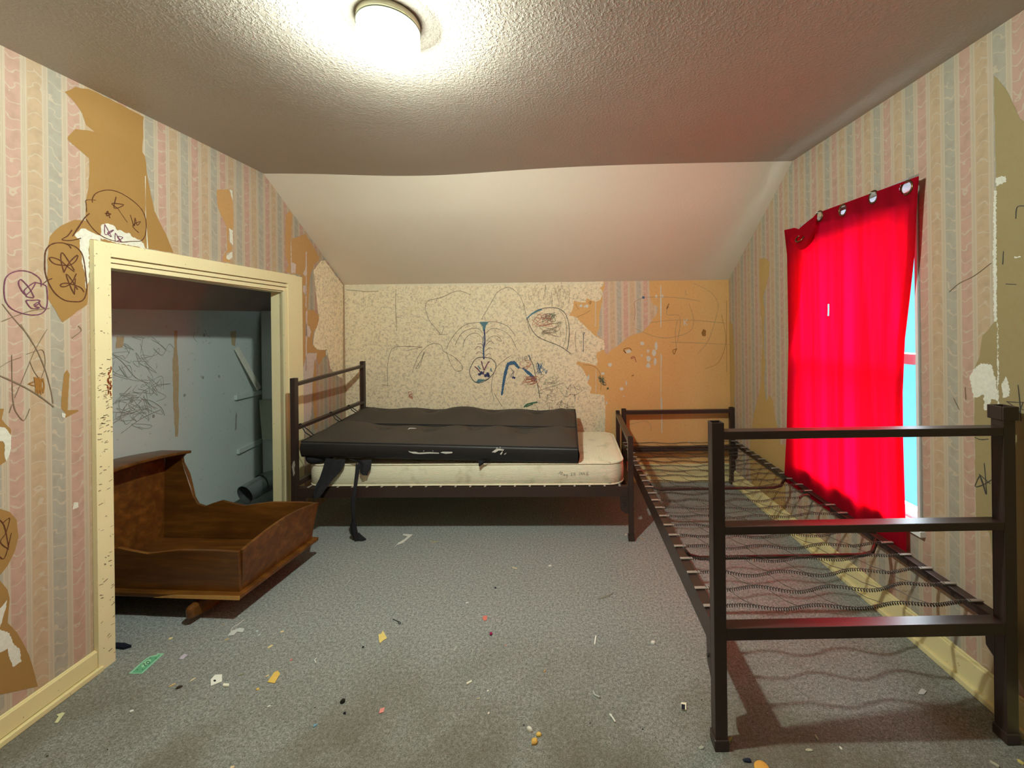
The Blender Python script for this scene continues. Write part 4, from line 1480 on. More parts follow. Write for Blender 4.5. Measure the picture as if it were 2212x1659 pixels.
# cords that tie the pad to the bed rail
for cpx, endpx in (((633, 929), (655, 950)), ((700, 902), (697, 927)), ((742, 880), (741, 903))):
    f_ = {633: 0.02, 700: .42, 742: .70}[cpx[0]]
    pr = M1((.05 + f_ * .80, .016, .705 + .027 * f_))
    s0 = Vector((FX0 + .02, pr.y + .02, pad_top(0, (pr.y - 2.5) / .8)))
    for dy in (-.02, .02):
        mb = MB()
        mb.tube([pr + Vector((-.018, dy * .2, .0)), pr + Vector((0, dy * .2, .019)), pr + Vector((.018, dy * .4, 0)), (pr + s0) / 2 + Vector((0, dy, 0)), s0 + Vector((0, dy * .6, -.004))], .0030, 6)
        mb.build('tie_cord', CORD, pad)


# ------------------------------------------------------------------ doll-sized wooden cradle
cr = thing('wooden_cradle', (-1.95, 2.1, 0), 'brown stained wooden hooded rocking cradle standing in the closet opening', 'cradle')
CX0, CX1, CYN, CYF, CZ = -2.40, -1.52, 1.868, 2.318, .128


def K(x, y, z):
    # whole cradle is turned a little
    a = math.radians(-3.5)
    dx, dy = x + 1.95, y - 2.1
    return Vector((-1.95 + dx * math.cos(a) - dy * math.sin(a), 2.1 + dx * math.sin(a) + dy * math.cos(a), z))


mb = MB()
mb.hexa([K(-2.46, 1.835, .108), K(-1.488, 1.835, .108), K(-1.488, 2.352, .108), K(-2.46, 2.352, .108), K(-2.46, 1.835, .128), K(-1.488, 1.835, .128), K(-1.488, 2.352, .128), K(-2.46, 2.352, .128)])
bb = mb.build('base_board', WOOD, cr, bevel=.004)
mb = MB()
mb.hexa([K(-1.90, 1.8335, .1085), K(-1.488, 1.8335, .1085), K(-1.488, 1.836, .1085), K(-1.90, 1.836, .1085), K(-1.80, 1.8335, .124), K(-1.488, 1.8335, .126), K(-1.488, 1.836, .126), K(-1.80, 1.836, .124)])
tag(mb.build('chipped_edge', WOOD2, bb), 'pale splintered edge of the base board')
SIDE = [(-1.49, .325), (-1.60, .330), (-1.77, .328), (-1.85, .318), (-1.93, .306), (-2.00, .318), (-2.07, .333), (-2.12, .318), (-2.17, .300), (-2.215, .312), (-2.245, .35), (-2.268, .41), (-2.295, .48), (-2.33, .545), (-2.335, .575), (-2.315, .595)]
for sgn, yb in ((-1, CYN), (1, CYF)):
    mb = MB()
    fl = .030                                          # sides flare outwards
    prof_ = [(CX1 + .01, CZ)] + SIDE + [(-2.44, .600), (CX0, CZ)]
    inner, outer = [], []
    for x, z in prof_:
        q = (z - CZ) / .2
        y = yb + sgn * min(fl * q, .05)
        inner.append(K(x, y - sgn * .007, z))
        outer.append(K(x, y + sgn * .007, z))
    n = len(prof_)
    mb.face(inner)
    mb.face(outer[::-1])
    for i in range(n):
        j = (i + 1) % n
        mb.face([inner[i], inner[j], outer[j], outer[i]], 0)
    mb.build('side_panel', WOOD, cr, bevel=.002)


def yfl(z, sgn):
    return (CYN if sgn < 0 else CYF) + sgn * min(.030 * (z - CZ) / .2, .05)


def cross_panel(name, x_b, x_t, z_t, arch, th, z_b=CZ):
    m_ = MB()
    n = 12
    A_, B_ = [], []
    pts = [(yfl(z_b, -1) + .007, z_b)]
    pts = []
    for k in range(n + 1):
        q = k / n
        y0, y1 = yfl(z_t, -1) + .006, yfl(z_t, 1) - .006
        pts.append((y0 + (y1 - y0) * q, z_t + arch * math.sin(math.pi * q)))
    poly = [(yfl(z_b, -1) + .006, z_b)] + pts + [(yfl(z_b, 1) - .006, z_b)]
    f, b = [], []
    for y, z in poly:
        q = (z - z_b) / (z_t - z_b)
        x = x_b + (x_t - x_b) * q
        f.append(K(x, y, z))
        b.append(K(x - th, y, z))
    m_.face(f)
    m_.face(b[::-1])
    for i in range(len(f)):
        j = (i + 1) % len(f)
        m_.face([f[i], f[j], b[j], b[i]])
    return m_.build(name, WOOD, cr, bevel=.0015)


cross_panel('footboard', -1.512, -1.476, .330, .035, .014)
cross_panel('headboard', -2.395, -2.44, .590, .022, .014)
# hood roof
mb = MB()
n = 14
P1, P2 = [], []
for x in (-2.480, -2.290):
    P1.append([K(x, CYN - .060 + (CYF - CYN + .12) * k / n, .598 + .024 * math.sin(math.pi * k / n)) for k in range(n + 1)])
    P2.append([p + Vector((0, 0, .016)) for p in P1[-1]])
mb.grid(P1)
mb.grid(P2)
for Pa, Pb in ((P1[0], P2[0]), (P1[1], P2[1])):
    mb.grid([Pa, Pb])
for k in (0, n):
    mb.face([P1[0][k], P1[1][k], P2[1][k], P2[0][k]])
mb.build('hood_roof', WOOD, cr, bevel=.003)
for x in (-1.705, -2.26):
    mb = MB()
    pts = []
    N_ = 24
    up, lo = [], []
    for k in range(N_ + 1):
        q = k / N_
        y = 1.80 + (2.395 - 1.80) * q
        u = (q - .5) * 2
        lo.append((y, .003 + .030 * u ** 2))
        up.append((y, min(.108, .003 + .030 * u ** 2 + .050 + .06 * (1 - abs(u)) ** .7)))
    lo[0] = (1.808, .028); lo[-1] = (2.387, .028)
    up[0] = (1.804, .080); up[-1] = (2.391, .080)
    for k in range(N_ + 1):
        pts.append([K(x - .017, lo[k][0], lo[k][1]), K(x + .017, lo[k][0], lo[k][1]), K(x + .017, up[k][0], up[k][1]), K(x - .017, up[k][0], up[k][1])])
    mb.grid(pts, 0, True, smooth=False)
    mb.face(pts[0])
    mb.face(pts[-1])
    mb.build('rocker', WOOD, cr, bevel=.013)


# ------------------------------------------------------------------ things in the closet
# loose hanging slat
hs = MB()
p0, p1 = WC.px(505, 752), WC.px(542, 840)
a = WC.pt(p0[0], p0[1], .02)
b = WC.pt(p1[0] - .02, p1[1], .075)
hs.bar(a, b, .010, .042, up=(0, 1, .4))
tag(hs.build('wooden_stick', WHITEP, bevel=.002), 'pale narrow stick hanging by one nail on the closet wall', 'stick')
for (pa, pb, lab) in (((505, 859), (569, 845), 'upper shelf cleat, on the closet wall below the hanging stick'), ((510, 976), (569, 948), 'lower chipped shelf cleat, on the closet wall above the metal duct')):
    mb = MB()
    a0, b0_ = WC.px(*pa), WC.px(*pb)
    z = (a0[1] + b0_[1]) / 2
    mb.hexa([WC.pt(a0[0], a0[1] - .020, .001), WC.pt(b0_[0], b0_[1] - .020, .001), WC.pt(b0_[0], b0_[1] - .020, .022), WC.pt(a0[0], a0[1] - .020, .022), WC.pt(a0[0], a0[1] + .018, .001), WC.pt(b0_[0], b0_[1] + .018, .001), WC.pt(b0_[0], b0_[1] + .018, .022), WC.pt(a0[0], a0[1] + .018, .022)])
    tag(mb.build('shelf_cleat', CLOSET, bevel=.003), lab, 'shelf cleat')
# boxed-in corner with a wider sleeve
mb = MB()
c0 = at(572, 700, 3.47).x
mb.box((c0, 3.42, 0), (-2.02, 3.62, 1.50), 0)
tag(mb.build('trim_2', CLOSET, bevel=.012), 'boxed-in blue-grey chase in the closet corner', 'trim', kind='structure')
mb = MB()
sl = [at(559, 864, 3.40), at(612, 864, 3.40), at(614, 950, 3.37), at(566, 950, 3.37)]
mb.hexa([sl[3], sl[2], sl[2] + Vector((0, .05, 0)), sl[3] + Vector((0, .04, 0)), sl[0], sl[1], sl[1] + Vector((0, .0, 0)) + Vector((0, .015, 0)), sl[0] + Vector((0, .015, 0))])
mb.bar(at(588, 866, 3.39), at(596, 950, 3.36), .006, .004, up=(0, -1, 0), mi=1)
tag(mb.build('cover_board', [GREYG, IDARK], bevel=.002), 'pale grey-green board leaning on the closet corner above the metal duct', 'board')
# galvanised duct elbow lying on the closet floor
dk = thing('metal_duct', tuple(on_floor(560, 1085)), 'galvanised metal stove-pipe elbow on the closet floor behind the cradle', 'duct')
mb = MB()
c_in = at(528, 1066, 3.16)
pA = at(529, 1069, 2.96)
pB = at(570, 1044, 3.10)
pC = at(590, 1036, 3.17)
pD = at(640, 1030, 3.21)


def open_pipe(m_, pts, r, n=24):
    m_.tube(pts, r, n, caps=False)
    m_.tube(pts, r * .97, n, caps=False)


for p in (pA, pB, pC, pD):
    p.z = max(p.z, .078)
open_pipe(mb, [pA, pA.lerp(pB, .5), pB], .070)
mb.build('pipe_section', GALV, dk, weld=False)
mb = MB()
open_pipe(mb, [pB - (pC - pB) * .3, pB.lerp(pC, .5), pC.lerp(pD, .1)], .076)
mb.build('pipe_collar', GALV, dk, weld=False)
mb = MB()
open_pipe(mb, [pC, pC.lerp(pD, .5), pD], .072)
mb.build('pipe_section', GALV, dk, weld=False)


# ------------------------------------------------------------------ red curtain
cur = thing('red_curtain', (1.36, 2.0, 1.8), 'red eyelet curtain hung crookedly over the window', 'curtain')


def edge_curve(pts, t):
    """pts list of (t, value) piecewise linear"""
    for (a, va), (b, vb) in zip(pts, pts[1:]):
        if t <= b:
            q = (t - a) / (b - a)
            return va + (vb - va) * q
    return pts[-1][1]


NS, NTT = 170, 150


def cur_px(s, t):
    # top and bottom edge in the plane just off the wall
    top = [(0.0, (1694, 497)), (.09, (1716, 492)), (.16, (1735, 498)), (.285, (1763, 461)), (1.0, (1985, 380))]
    for (a, pa), (b, pb) in zip(top, top[1:]):
        if s <= b:
            q = (s - a) / (b - a)
            T = (pa[0] + (pb[0] - pa[0]) * q, pa[1] + (pb[1] - pa[1]) * q)
            break
    Bt = (1693.7 + (1959 - 1693.7) * s, 1038 + (1217 - 1038) * s)
    y = T[1] + (Bt[1] - T[1]) * t
    lx = edge_curve([(0, 1694), (.1, 1700), (.45, 1703), (.8, 1699), (1.0, 1693.7)], t)
    rx = edge_curve([(0, 1985), (.06, 1981.6), (.20, 1976), (.32, 1965), (.42, 1955), (.56, 1950), (.68, 1951), (.88, 1956), (1.0, 1959)], t)
    # horizontal position
    q0 = (T[0] - 1694) / (1985 - 1694)
    q1 = s
    qq = q0 * (1 - min(1, t * 3)) + q1 * min(1, t * 3)
    x = lx + (rx - lx) * qq
    return x, y


def cur_pt(s, t, extra=0.0):
    x, y = cur_px(s, t)
    fold = .010 * math.sin(2 * math.pi * (3.6 * s + .1)) * min(1, .3 + t) + .005 * math.sin(2 * math.pi * 8.3 * s + 1.0 + t)
    off = .050 - .020 * t + fold * (1 - .45 * t) + .010 * t * (1 - s) + extra - .025 * max(0, s - .9) * 10 * (1 - t) * .5
    r = ray(x, y)
    t_ = (WR.a - off - WR.k * WR.y0) / (r.x - WR.k)
    return Vector((0, 0, H)) + r * t_


GROM = [(1770, 468), (1822, 455), (1887, 428), (1959, 405)]
pg = [[cur_pt(i / NS, j / NTT) for i in range(NS + 1)] for j in range(NTT + 1)]


def nearest(px, py):
    best = None
    for j in range(0, 40):
        for i in range(NS + 1):
            x, y = cur_px(i / NS, j / NTT)
            d = (x - px) ** 2 + (y - py) ** 2
            if best is None or d < best[0]:
                best = (d, i, j)
    return best[1], best[2]


gcent = [pg[j][i] for i, j in [nearest(*g) for g in GROM]]
hole_r = .0240


def skip(j, i):
    c_ = (pg[j][i] + pg[j + 1][i + 1]) / 2
    if any((c_ - g).length < hole_r for g in gcent):
        return True
    if i in (56, 57) and 47 <= j <= 52:
        return True
    return False


mb = MB()
mb.grid(pg, 0, skip=skip)
# double cloth of the header band
hb = [[cur_pt(i / NS, j / NTT, -.006) for i in range(NS + 1)] for j in range(0, 18)]
# follow the hem of the band: taller at the window end
mb.grid(hb, 1, skip=lambda j, i: skip(j, i) or i < 46 or (j > 3.5 + 6 * (i / NS)))
# side hem along the open edge
mb.grid([[cur_pt(i / NS, j / NTT, -.006) for i in range(NS + 1)] for j in range(NTT + 1)], 0, skip=lambda j, i: i < NS * .94 or j < 12)
# turned-back layer at the closet side of the curtain
tb = [[cur_pt(i / NS, j / NTT, -.014) for i in range(NS + 1)] for j in range(NTT + 1)]
mb.grid(tb, 0, skip=lambda j, i: i > 28 - 24 * max(0, (j / NTT - .12)) / .45)
# bottom hem
mb.grid([[cur_pt(i / NS, j / NTT, -.007) for i in range(NS + 1)] for j in range(NTT - 4, NTT + 1)])
mb.build('curtain_cloth', [CURT, CURT2], cur, weld=False)
# folded-down corner flap
mb = MB()
fl = []
for j in range(13):
    v = j / 12
    row = []
    for i in range(17):
        u = i / 16
        tx, ty = 1704 + (1764 - 1704) * u, 516 + (464 - 516) * u - 3 * math.sin(math.pi * u)
        bx, by = 1728 + (1757 - 1728) * u, 540 + (515 - 540) * u + 6 * math.sin(math.pi * u)
        x, y = tx + (bx - tx) * v, ty + (by - ty) * v
        off = .092 + .020 * math.sin(math.pi * v) - .03 * u * u
        r = ray(x, y)
        t_ = (WR.a - off - WR.k * WR.y0) / (r.x - WR.k)
        row.append(Vector((0, 0, H)) + r * t_)
    fl.append(row)
gi = fl[5][5]
mb.grid(fl, 0, skip=lambda j, i: ((fl[j][i] + fl[j + 1][i + 1]) / 2 - gi).length < .019)
mb.grid([[p + Vector((.005, 0, 0)) for p in r] for r in fl], 0, skip=lambda j, i: ((fl[j][i] + fl[j + 1][i + 1]) / 2 - gi).length < .019)
tag(mb.build('folded_corner', CURT, cur, weld=False), 'corner of the curtain folded down')
for k, (g, nrm) in enumerate([(g, Vector((-1, -.05, 0))) for g in gcent] + [(gi, Vector((-.8, -.2, .55)))]):
    nrm = nrm.normalized()
    a = nrm.cross(Vector((0, 0, 1))).normalized()
    b = nrm.cross(a)
    mb = MB()
    P = []
    for i in range(33):
        t_ = 2 * math.pi * i / 32
        d = a * math.cos(t_) + b * math.sin(t_)
        P.append([g + d * (.0265 + .0045 * math.cos(q)) + nrm * (.0035 * math.sin(q) + .001) for q in [2 * math.pi * m / 8 for m in range(8)]])
    mb.grid(P, 0, True)
    mb.build('grommet', RING, cur)
for k, (g, dx) in enumerate(((gcent[0], -.02), (gcent[2], .0))):
    nl = MB()
    nl.tube([g + Vector((-.02, .0, .018)), g + Vector((.055, 0, .028))], .0022, 6)
    tag(nl.build('nail', PALEW), ('pale nail holding the curtain eyelet beside the folded corner', 'pale nail holding the second curtain eyelet from the open gap')[k], 'nail', 'nails holding the curtain')


# ------------------------------------------------------------------ litter on the carpet
LIT = {}


def litmat(rgb):
    if rgb not in LIT:
        LIT[rgb] = plain('litter_%d' % len(LIT), lin(*rgb), .7, .2, var=.06, sc=80)
    return LIT[rgb]


def scrap(name, cat, label, px_poly, rgb, th=.0015, curl=0.0, z0=.001):
    c0_ = Vector((sum(p[0] for p in px_poly) / len(px_poly), sum(p[1] for p in px_poly) / len(px_poly)))
    base = on_floor(c0_.x, c0_.y)
    m_ = MB()
    P = [on_floor(*p) for p in px_poly]
    if curl:
        P = [p + Vector((0, 0, z0 + curl * (((p - base).length / .03) ** 2))) for p in P]
    else:
        P = [p + Vector((0, 0, z0)) for p in P]
    m_.prism(P, (0, 0, th))
    o_ = m_.build(name, litmat(rgb), origin=tuple(base))
    return tag(o_, label, cat)


def blob(px, py, l, w, ang, n=7, seed=1, jit=.25):
    """irregular outline on the floor, sizes in metres, angle in degrees in plan"""
    r_ = random.Random(seed)
    c_ = on_floor(px, py)
    out_ = []
    for k in range(n):
        a = 2 * math.pi * k / n
        q = 1 + r_.uniform(-jit, jit)
        x, y = math.cos(a) * l / 2 * q, math.sin(a) * w / 2 * q
        ca, sa = math.cos(math.radians(ang)), math.sin(math.radians(ang))
        out_.append(Vector((c_.x + x * ca - y * sa, c_.y + x * sa + y * ca, 0)))
    return c_, out_


def bit(name, cat, label, px, py, l, w, ang, rgb, th=.003, n=7, jit=.25, group=None):
    c_, o_ = blob(px, py, l, w, ang, n, int(px * 7 + py), jit)
    m_ = MB()
    bot_ = [p + Vector((0, 0, .0005)) for p in o_]
    mid_ = [p + Vector((0, 0, .0005 + th * .6)) for p in o_]
    top_ = [c_ + (p - c_) * .7 + Vector((0, 0, .0005 + th)) for p in o_]
    m_.face(bot_[::-1])
    m_.grid([bot_, mid_, top_], 0, True, smooth=False)
    m_.face(top_)
    ob = m_.build(name, litmat(rgb), origin=tuple(c_))
    return tag(ob, label, cat, group)


def bar_bit(name, cat, label, p0, p1, w, rgb, th=.003):
    a_, b_ = on_floor(*p0), on_floor(*p1)
    m_ = MB()
    m_.bar(a_ + Vector((0, 0, th / 2 + .0005)), b_ + Vector((0, 0, th / 2 + .0005)), w, th)
    return tag(m_.build(name, litmat(rgb), origin=tuple(a_)), label, cat)


def string(name, cat, label, pts, r, rgb, flat=False):
    q = smooth_line(pts, 5)
    a_ = on_floor(*pts[0])
    m_ = MB()
    m_.tube([on_floor(p.x, p.y, r + .0005) for p in q], r, 6)
    return tag(m_.build(name, litmat(rgb), origin=tuple(a_)), label, cat)


WH, CRM, YEL = (232, 230, 222), (232, 214, 160), (228, 190, 96)
S27 = lambda x, y: (x / 2.765, 1100 + y / 2.765)
S6 = lambda x, y: (700 + x / 2.765, 1130 + y / 2.765)
S5 = lambda x, y: (1450 + x / 2.903, 1150 + y / 2.903)
T8 = lambda x, y: (270 + x / 8.848, 1390 + y / 8.848)

# green note with its printed 20
nroot = thing('toy_banknote', tuple(on_floor(316, 1434)), 'green play-money note printed with a 20 on the carpet', 'banknote')
mb = MB()
note = [T8(70, 580), T8(330, 580), T8(750, 192), T8(615, 192), T8(610, 215), T8(530, 235), T8(455, 260), T8(400, 290), T8(270, 400)]
mb.prism([on_floor(*p, z=.0012) for p in note], (0, 0, .0008))
mb.build('note_paper', litmat((150, 206, 172)), nroot)
mb = MB()
inn = [T8(130, 560), T8(315, 560), T8(690, 210), T8(640, 212), T8(620, 240), T8(530, 255), T8(465, 275), T8(410, 305), T8(290, 410)]
mb.face([on_floor(*p, z=.0022) for p in inn])
mb.build('printed_panel', litmat((104, 172, 132)), nroot)
mb = MB()
ov = [T8(405 + 115 * math.cos(a_) * .8 + 20 * math.sin(a_), 380 - 85 * math.cos(a_) * .8 + 38 * math.sin(a_)) for a_ in [2 * math.pi * k / 20 for k in range(20)]]
mb.face([on_floor(*p, z=.0025) for p in ov])
mb.build('printed_oval', litmat((158, 212, 172)), nroot)
mb = MB()
fz = lambda x, y: on_floor(x, y, .0028)
for q in ([(345, 405), (352, 388), (375, 392), (378, 408), (372, 425), (395, 430), (415, 412)], [(415, 375), (410, 360), (440, 340), (468, 352), (472, 370), (445, 392), (420, 388), (415, 375)]):
    pen(mb, [Vector(T8(*p)) for p in q], 1.6, fz)
for p in ((235, 500), (335, 495), (485, 270), (590, 280)):
    c_ = T8(*p)
    pen(mb, [Vector((c_[0] - 1.2, c_[1])), Vector((c_[0], c_[1] + .6)), Vector((c_[0] + 1.2, c_[1] - .3))], 1.6, fz)
mb.build('printed_number', litmat((46, 92, 70)), nroot, weld=False)

scrap('paper_scrap', 'paper scrap', 'small lavender paper scrap beside the green toy note', [T8(1035, 308), T8(1110, 310), T8(1200, 222), T8(1130, 208), T8(1080, 245)], (196, 186, 204))
pr = scrap('card_tag', 'card', 'white five-sided card with a hole, amid the crumbs', [T8(1640, 820), T8(1855, 735), T8(1855, 600), T8(1720, 608), T8(1640, 700)], (236, 236, 224))
mb = MB()
mb.face([on_floor(*T8(1715 + 25 * math.cos(a_), 710 + 20 * math.sin(a_)), z=.0030) for a_ in [2 * math.pi * k / 12 for k in range(12)]])
ho = mb.build('punched_hole', litmat((40, 40, 42)), pr)
scrap('plastic_tile', 'tile', 'tiny white tile with a yellow dot beside the holed card', [T8(1870, 835), T8(1985, 840), T8(1990, 792), T8(1880, 790)], (240, 236, 214), .005)
bit('wood_splinter', 'splinter', 'tan wood splinter next to the brown crumb', *T8(900, 805), .019, .007, 50, (214, 178, 124))
bit('crumb', 'crumb', 'brown curled crumb among the pale bits', *T8(1030, 850), .018, .010, 30, (62, 48, 34), .006)
bit('wood_splinter', 'splinter', 'cream and brown splinter between the note and the holed card', *T8(1300, 695), .018, .007, 60, (222, 206, 170))
scrap('yellow_strip', 'paper strip', 'yellow-orange paper strip with a pointed end', [S27(1597, 1035), S27(1640, 1042), S27(1673, 985), S27(1660, 968), S27(1640, 975)], YEL)
bit('paper_scrap', 'paper scrap', 'cream chip touching the yellow-orange strip', *S27(1597, 997), .014, .006, 40, CRM)
bit('paper_scrap', 'paper scrap', 'tiny yellow scrap in front of the yellow-orange strip', *S27(1540, 1077), .011, .008, 0, YEL)
bit('paper_scrap', 'paper scrap', 'dull olive shred behind the holed card', *S27(1445, 988), .020, .005, 20, (150, 148, 120))
bit('paper_scrap', 'paper scrap', 'small cream square near the cradle rocker', *S27(1020, 773), .016, .014, 10, CRM, n=5, jit=.1)
scrap('plastic_scrap', 'plastic scrap', 'long pale torn plastic scrap in front of the rocker', [S27(1358, 758), S27(1385, 730), S27(1430, 712), S27(1460, 715), S27(1450, 738), S27(1415, 735), S27(1395, 755)], (206, 210, 206), .002)
string('thread', 'thread', 'white thread standing toward the cradle corner', [S27(1378, 730), S27(1390, 705), S27(1420, 690), S27(1455, 660)], .0012, WH)
bit('paper_scrap', 'paper scrap', 'thin beige shaving just in front of the cradle corner', *S27(1335, 690), .020, .004, 0, (188, 178, 150))
bit('paper_scrap', 'paper scrap', 'tan sliver beside the torn plastic scrap', *S27(1355, 780), .020, .004, 50, (208, 186, 138))
bit('foil_bit', 'foil', 'crumpled bluish white bit behind the cream strip', *S27(1535, 733), .012, .008, 0, (196, 206, 210), .006)
bit('foil_bit', 'foil', 'upright bluish white bit beside its crumpled twin', *S27(1550, 752), .016, .005, 80, (206, 214, 216), .004)
bit('paper_scrap', 'paper scrap', 'cream torn corner beyond the cream strip', *S27(1685, 733), .014, .010, 20, CRM)
bar_bit('paper_strip', 'paper strip', 'short cream strip on the carpet in front of the cradle corner', S27(1600, 832), S27(1627, 815), .007, CRM)
bit('paper_scrap', 'paper scrap', 'tiny pink fleck beside the white crescent', *S27(1740, 902), .008, .008, 0, (224, 132, 120))
string('clipping', 'clipping', 'white crescent clipping on the open carpet', [S27(1892, 888), S27(1880, 900), S27(1886, 916)], .0018, WH)
bit('chip', 'chip', 'white chip in front of the yellow-orange strip', *S27(1605, 1180), .010, .006, 30, WH)
bit('chip', 'chip', 'white chip midway between baseboard and holed card', *S27(785, 1208), .012, .008, 20, WH)
scrap('paper_scrap', 'paper scrap', 'cream torn paper shaped like a number one near the baseboard', [S27(325, 1280), S27(345, 1278), S27(388, 1220), S27(372, 1218), S27(335, 1232), S27(350, 1240)], (206, 206, 160))
bit('paper_scrap', 'paper scrap', 'small blue scrap on the open carpet', *S27(1880, 1294), .013, .010, 20, (112, 156, 176))
db = scrap('dark_wrapper', 'wrapper', 'dark wrapper with a tan edge at the closet casing foot', [(249, 1402), (266, 1404), (284, 1399), (270, 1394), (250, 1393)], (26, 30, 44), .010)
bit('lint_ball', 'lint', 'round black lint ball on the open carpet', *S27(2047, 1155), .014, .014, 0, (34, 36, 26), .010)
bit('lint_ball', 'lint', 'spiky black fluff in front of the round lint ball', *S27(2060, 1222), .010, .009, 0, (32, 34, 36), .006, jit=.5)
bit('seed', 'seed', 'dark seed beside the yellow torn square', *S6(232, 745), .009, .005, 40, (40, 38, 34), .005)
bit('paper_scrap', 'paper scrap', 'small cream scrap far in front of the holed card', *S27(1390, 1543), .012, .006, 10, (226, 200, 160))
# middle of the floor
scrap('torn_strip_of_paper', 'paper strip', 'white torn curling paper strip in front of the mattress bed', [S6(418, 148), S6(445, 118), S6(478, 100), S6(500, 80), S6(470, 74), S6(474, 66), S6(530, 70), S6(505, 92), S6(470, 120), S6(438, 130)], (224, 222, 214), .0015)
string('shaving', 'shaving', 'tan curled shaving beside the white torn strip', [S6(635, 104), S6(648, 114), S6(662, 112), S6(676, 110)], .002, (206, 184, 136))
string('hairpin', 'hairpin', 'black wire hairpin with a looped end', [S6(410, 572), S6(438, 586), S6(455, 592), S6(456, 600), S6(446, 600), S6(444, 592)], .0013, (26, 26, 28))
scrap('paper_scrap', 'paper scrap', 'yellow torn paper square in front of the hairpin', [S6(325, 668), S6(340, 664), S6(352, 645), S6(360, 660), S6(376, 690), S6(352, 704), S6(338, 718), S6(330, 712)], (230, 208, 124))
scrap('paper_scrap', 'paper scrap', 'coral paper scrap behind the magenta bead', [S6(946, 572), S6(958, 586), S6(972, 580), S6(974, 556), S6(950, 558)], (224, 124, 112))
mb = MB()
cb = on_floor(*S6(997, 668))
mb.lathe([(.0005, .0), (.004, .001), (.0062, .0045), (.0062, .0075), (.004, .011), (.0005, .012)], cb, 14)
tag(mb.build('bead', litmat((166, 40, 92)), origin=tuple(cb)), 'shiny magenta bead alone on the carpet', 'bead')
bit('paper_scrap', 'paper scrap', 'tiny pink fleck in front of the magenta bead', *S6(1085, 734), .008, .007, 0, (210, 150, 140))
scrap('plastic_scrap', 'plastic scrap', 'clear crinkled plastic scrap in the middle of the carpet', [S6(768, 762), S6(780, 768), S6(798, 742), S6(790, 738)], (170, 172, 164))
bar_bit('stick', 'stick', 'straight white stick near the bare bed', S6(1616, 730), S6(1624, 680), .006, WH, .005)
bit('chip', 'chip', 'white angular chip between the white stick and the bare bed', *S6(1965, 718), .016, .014, 0, WH, .008, n=6)
bar_bit('stick', 'stick', 'short cream stick on the far carpet', S6(1125, 267), S6(1154, 274), .005, (224, 212, 176))
bit('chip', 'chip', 'white oval chip on the far carpet', *S6(1352, 257), .020, .009, 10, WH, .005)
bit('pebble', 'pebble', 'tiny dark pebble with a white speck on the far carpet', *S6(1024, 389), .012, .006, 0, (58, 60, 62), .005)
bar_bit('stick', 'stick', 'tiny white sliver on the middle carpet behind the coral scrap', S6(845, 480), S6(862, 476), .004, WH)
scrap('plastic_film', 'plastic scrap', 'faint clear film strip on the carpet beside the bare bed', [S6(1630, 455), S6(1650, 455), S6(1700, 440), S6(1728, 418), S6(1715, 422), S6(1680, 436)], (136, 136, 120))
bar_bit('stick', 'stick', 'short cream-white stick in front of the clear plastic scrap', S6(852, 964), S6(882, 948), .007, (230, 224, 200), .004)
string('clipping', 'clipping', 'clear curved plastic clipping on the carpet near the bare bed', [S6(1608, 1005), S6(1618, 1025), S6(1648, 1040)], .003, (182, 182, 174))
string('twist_tie', 'twist tie', 'bent white twist tie on the carpet near the bed post', [S6(1704, 1142), S6(1716, 1150), S6(1740, 1188)], .0028, (226, 224, 212))
string('twist_tie', 'twist tie', 'short white twist tie end beside the bent one', [S6(1708, 1155), S6(1722, 1140)], .0016, (226, 224, 212))
tl = scrap('game_tile', 'tile', 'black-faced white game tile beside the bare bed post', [S6(2132, 1118), S6(2164, 1122), S6(2164, 1080), S6(2132, 1078)], (236, 232, 206), .004)
mb = MB()
mb.face([on_floor(*p, z=.0055) for p in (S6(2134, 1112), S6(2156, 1114), S6(2156, 1084), S6(2134, 1080))])
mb.build('tile_face', litmat((28, 34, 46)), tl)
scrap('paper_scrap', 'paper scrap', 'pink paper diamond on the near carpet', [S6(328, 1140), S6(355, 1132), S6(363, 1104), S6(335, 1112)], (224, 142, 132))
bit('bean', 'bean', 'white bean next to the orange cereal piece', *S6(1228, 1240), .022, .012, -35, (216, 212, 196), .010, n=10, jit=.05)
bit('cereal_piece', 'cereal', 'small yellow cereal piece behind the orange one', *S6(1283, 1268), .016, .012, 0, (222, 184, 92), .007)
bit('cereal_piece', 'cereal', 'ridged orange cereal piece on the near carpet', *S6(1257, 1310), .022, .020, 60, (216, 168, 84), .009, n=12, jit=.12)
bit('chip', 'chip', 'small white chip between the white bean and the beige sliver', *S6(983, 1138), .010, .007, 40, (230, 220, 206))
bit('chip', 'chip', 'beige sliver just in front of the short cream-white stick', *S6(923, 1050), .014, .004, 10, (206, 190, 160))
bit('chip', 'chip', 'tiny white dot behind the beige sliver on the carpet', *S6(978, 1004), .007, .006, 0, WH)
bit('wood_splinter', 'splinter', 'tan splinter alone in the middle of the carpet', *S6(1318, 886), .018, .006, 70, (196, 160, 106))
